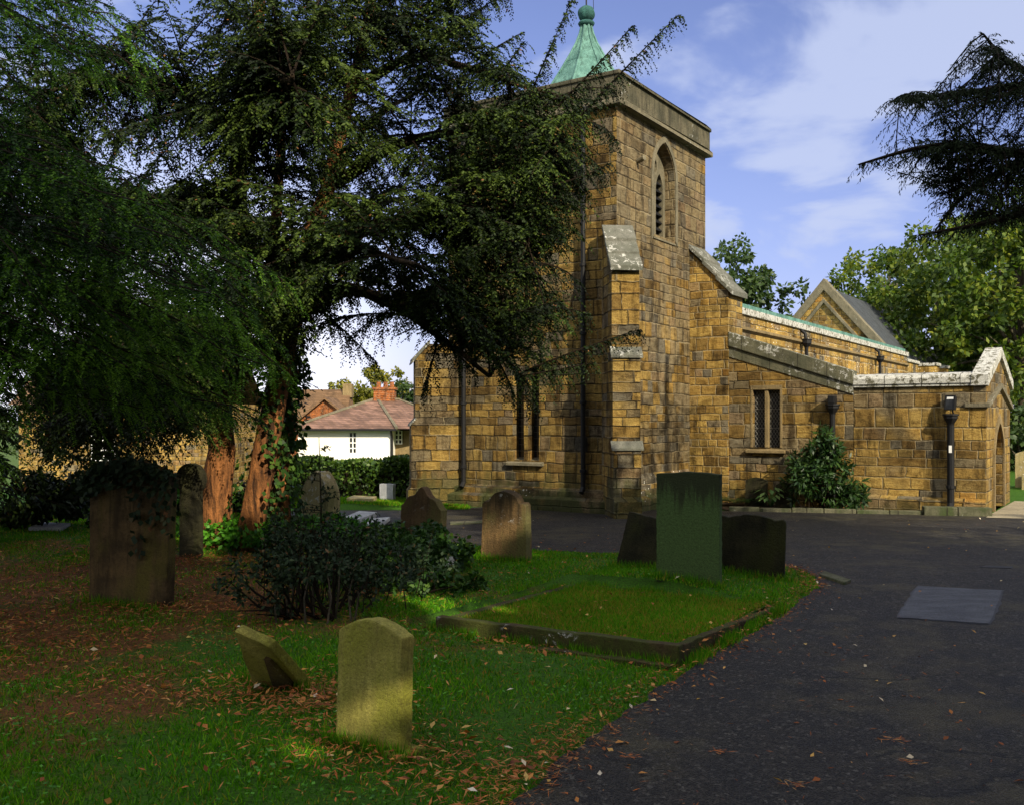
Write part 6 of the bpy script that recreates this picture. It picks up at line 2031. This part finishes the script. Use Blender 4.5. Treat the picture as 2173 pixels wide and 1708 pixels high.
def scatter(n, fn, name, mat, L, W, zoff, drive=None, flat=0.25, tone=(0.0, 1.0)):
    x, y = fn(n)
    ins = pip(x, y, drive_poly)
    ok = (np.abs(x) < 0.57 * y + 2.2) & (y > 2.6)
    if drive is not None: ok &= ins == drive
    x, y, ins = x[ok], y[ok], ins[ok]
    z = np.where(ins, 0.012, gz(x, y) + zoff)
    rel = np.stack([x - 1.40, y - 8.25], 1); ka = rel @ np.array([kx.x, kx.y]); kb2 = rel @ np.array([ky.x, ky.y])
    inn = (ka > -0.08) & (ka < LX + 0.06) & (kb2 > -0.08) & (kb2 < LY + 0.06)
    z = np.where(inn, 0.125 - 0.04 * kb2 / LY, z)
    m_ = len(x); a = RNG.uniform(0, 6.28, m_)
    f = Foliage()
    f.add(np.stack([x, y, z + RNG.uniform(0, .012, m_)], 1), unit(np.stack([np.cos(a), np.sin(a), RNG.normal(scale=flat, size=m_)], 1)), unit(RNG.normal(scale=flat * 1.3, size=(m_, 3)) + np.array([0, 0, 1.0])),
          L * RNG.uniform(0.5, 1.3, m_), W * RNG.uniform(0.6, 1.3, m_), RNG.uniform(*tone, m_))
    return tag(f.build(name, mat, None, 0.18), kind='stuff')


def along_edge(n):
    k = RNG.random(n) * (len(EW) - 9); i = k.astype(int); fr = (k - i)[:, None]
    p = EW[i] * (1 - fr) + EW[i + 1] * fr + RNG.normal(scale=0.13, size=(n, 2)) + np.array([-0.05, 0.03])
    return p[:, 0], p[:, 1]


def near_stones(n):
    cs_ = np.array([[-0.95, 6.3], [-1.75, 7.3], [-4.2, 10.3], [0.3, 8.7], [-0.6, 6.0], [-3.3, 8.7], [-2.9, 9.3], [-4.4, 8.6]]); sg = np.array([0.30, 0.28, 0.45, 0.5, 0.45, 0.7, 0.9, 0.7])
    k = RNG.integers(0, len(cs_), n)
    p = cs_[k] + RNG.normal(size=(n, 2)) * sg[k][:, None] * np.array([1.3, 0.8])
    return p[:, 0], p[:, 1]


def drifts(n):      # rusty drifts of needles and leaves
    cs_ = np.array([[-3.6, 10.2], [-4.9, 8.8], [-5.6, 9.2], [-2.2, 7.0], [-4.1, 13.6], [-3.4, 13.8], [-0.5, 5.75], [0.25, 5.0], [-4.6, 7.6], [-1.4, 6.9]])
    sg = np.array([[0.7, 0.25], [0.9, 0.5], [0.9, 0.5], [0.6, 0.3], [0.7, 0.3], [0.6, 0.25], [0.6, 0.25], [0.35, 0.2], [0.5, 0.3], [0.3, 0.25]])
    k = RNG.integers(0, len(cs_), n)
    p = cs_[k] + RNG.normal(size=(n, 2)) * sg[k]
    return p[:, 0], p[:, 1]


scatter(5200, drifts, "needle_litter", M['needles'], 0.075, 0.011, 0.04, False)
scatter(520, drifts, "fallen_leaves", M['litter'], 0.065, 0.032, 0.045, False)


def everywhere(n): return RNG.uniform(-8, 3.4, n), 3.5 + 14 * RNG.random(n) ** 1.3


def on_drive(n): return RNG.uniform(-1, 11, n), 3.5 + 17 * RNG.random(n) ** 1.5


def under_yew(n):
    return RNG.normal(-5.2, 2.2, n), RNG.normal(12.0, 2.4, n)


scatter(240, near_stones, "fallen_leaves", M['litter'], 0.075, 0.035, 0.035)
scatter(500, everywhere, "fallen_leaves", M['litter'], 0.06, 0.032, 0.04)
scatter(320, along_edge, "fallen_leaves", M['litter'], 0.06, 0.03, 0.035)
scatter(150, on_drive, "fallen_leaves", M['litter'], 0.045, 0.025, 0.03, True)
scatter(7000, under_yew, "needle_litter", M['needles'], 0.085, 0.013, 0.03, False)
scatter(3200, near_stones, "needle_litter", M['needles'], 0.06, 0.006, 0.03, False)
scatter(3600, along_edge, "needle_litter", M['needles'], 0.06, 0.005, 0.03)
scatter(2600, everywhere, "needle_litter", M['needles'], 0.06, 0.006, 0.035)
scatter(170, on_drive, "fallen_leaves", M['litter'], 0.05, 0.030, 0.03, True, 0.3, (0.9, 0.999))
scatter(90, everywhere, "fallen_leaves", M['litter'], 0.06, 0.034, 0.045, False, 0.4, (0.9, 0.999))
scatter(420, on_drive, "twiglets", M['needles'], 0.055, 0.005, 0.03, True)
# a few forked conifer sprigs on the drive
for (px, py) in ((1530, 1600), (1690, 1672), (1900, 1576), (1335, 1610), (1935, 1625)):
    g_ = G(px, py)
    f = Foliage()
    for k in range(14):
        a = random.uniform(0, 6.28)
        f.add(np.array([[g_.x + random.uniform(-.05, .05), g_.y + random.uniform(-.03, .03), 0.016 + random.uniform(0, .012)]]), unit(np.array([[math.cos(a), math.sin(a) * 0.5, 0.05]])), np.array([[0, -0.3, 1.0]]), random.uniform(0.03, 0.09), 0.006)
    o = f.build("dead_sprig", M['needles'])
    tag(o, "small brown dead conifer sprig lying on the drive", "sprig", "brown sprigs on the drive")
# scraps of pale litter
p = gp(960, 1224)
mb = MB()
vs = []
for i in range(5):
    for j in range(6):
        vs.append((-0.06 + 0.12 * i / 4, random.uniform(-0.02, 0.02) + 0.03 * j / 5 - .02, 0.01 + 0.10 * j / 5 + random.uniform(-0.012, 0.012)))
mb.add(vs, [(i * 6 + j, (i + 1) * 6 + j, (i + 1) * 6 + j + 1, i * 6 + j + 1) for i in range(4) for j in range(5)])
o = mb.build("crumpled_bag", M['white'], None, True); o.location = (p.x, p.y - 0.55, p.z + 0.16)
tag(o, "crumpled white plastic scrap caught at the edge of the ivy mound", "litter")
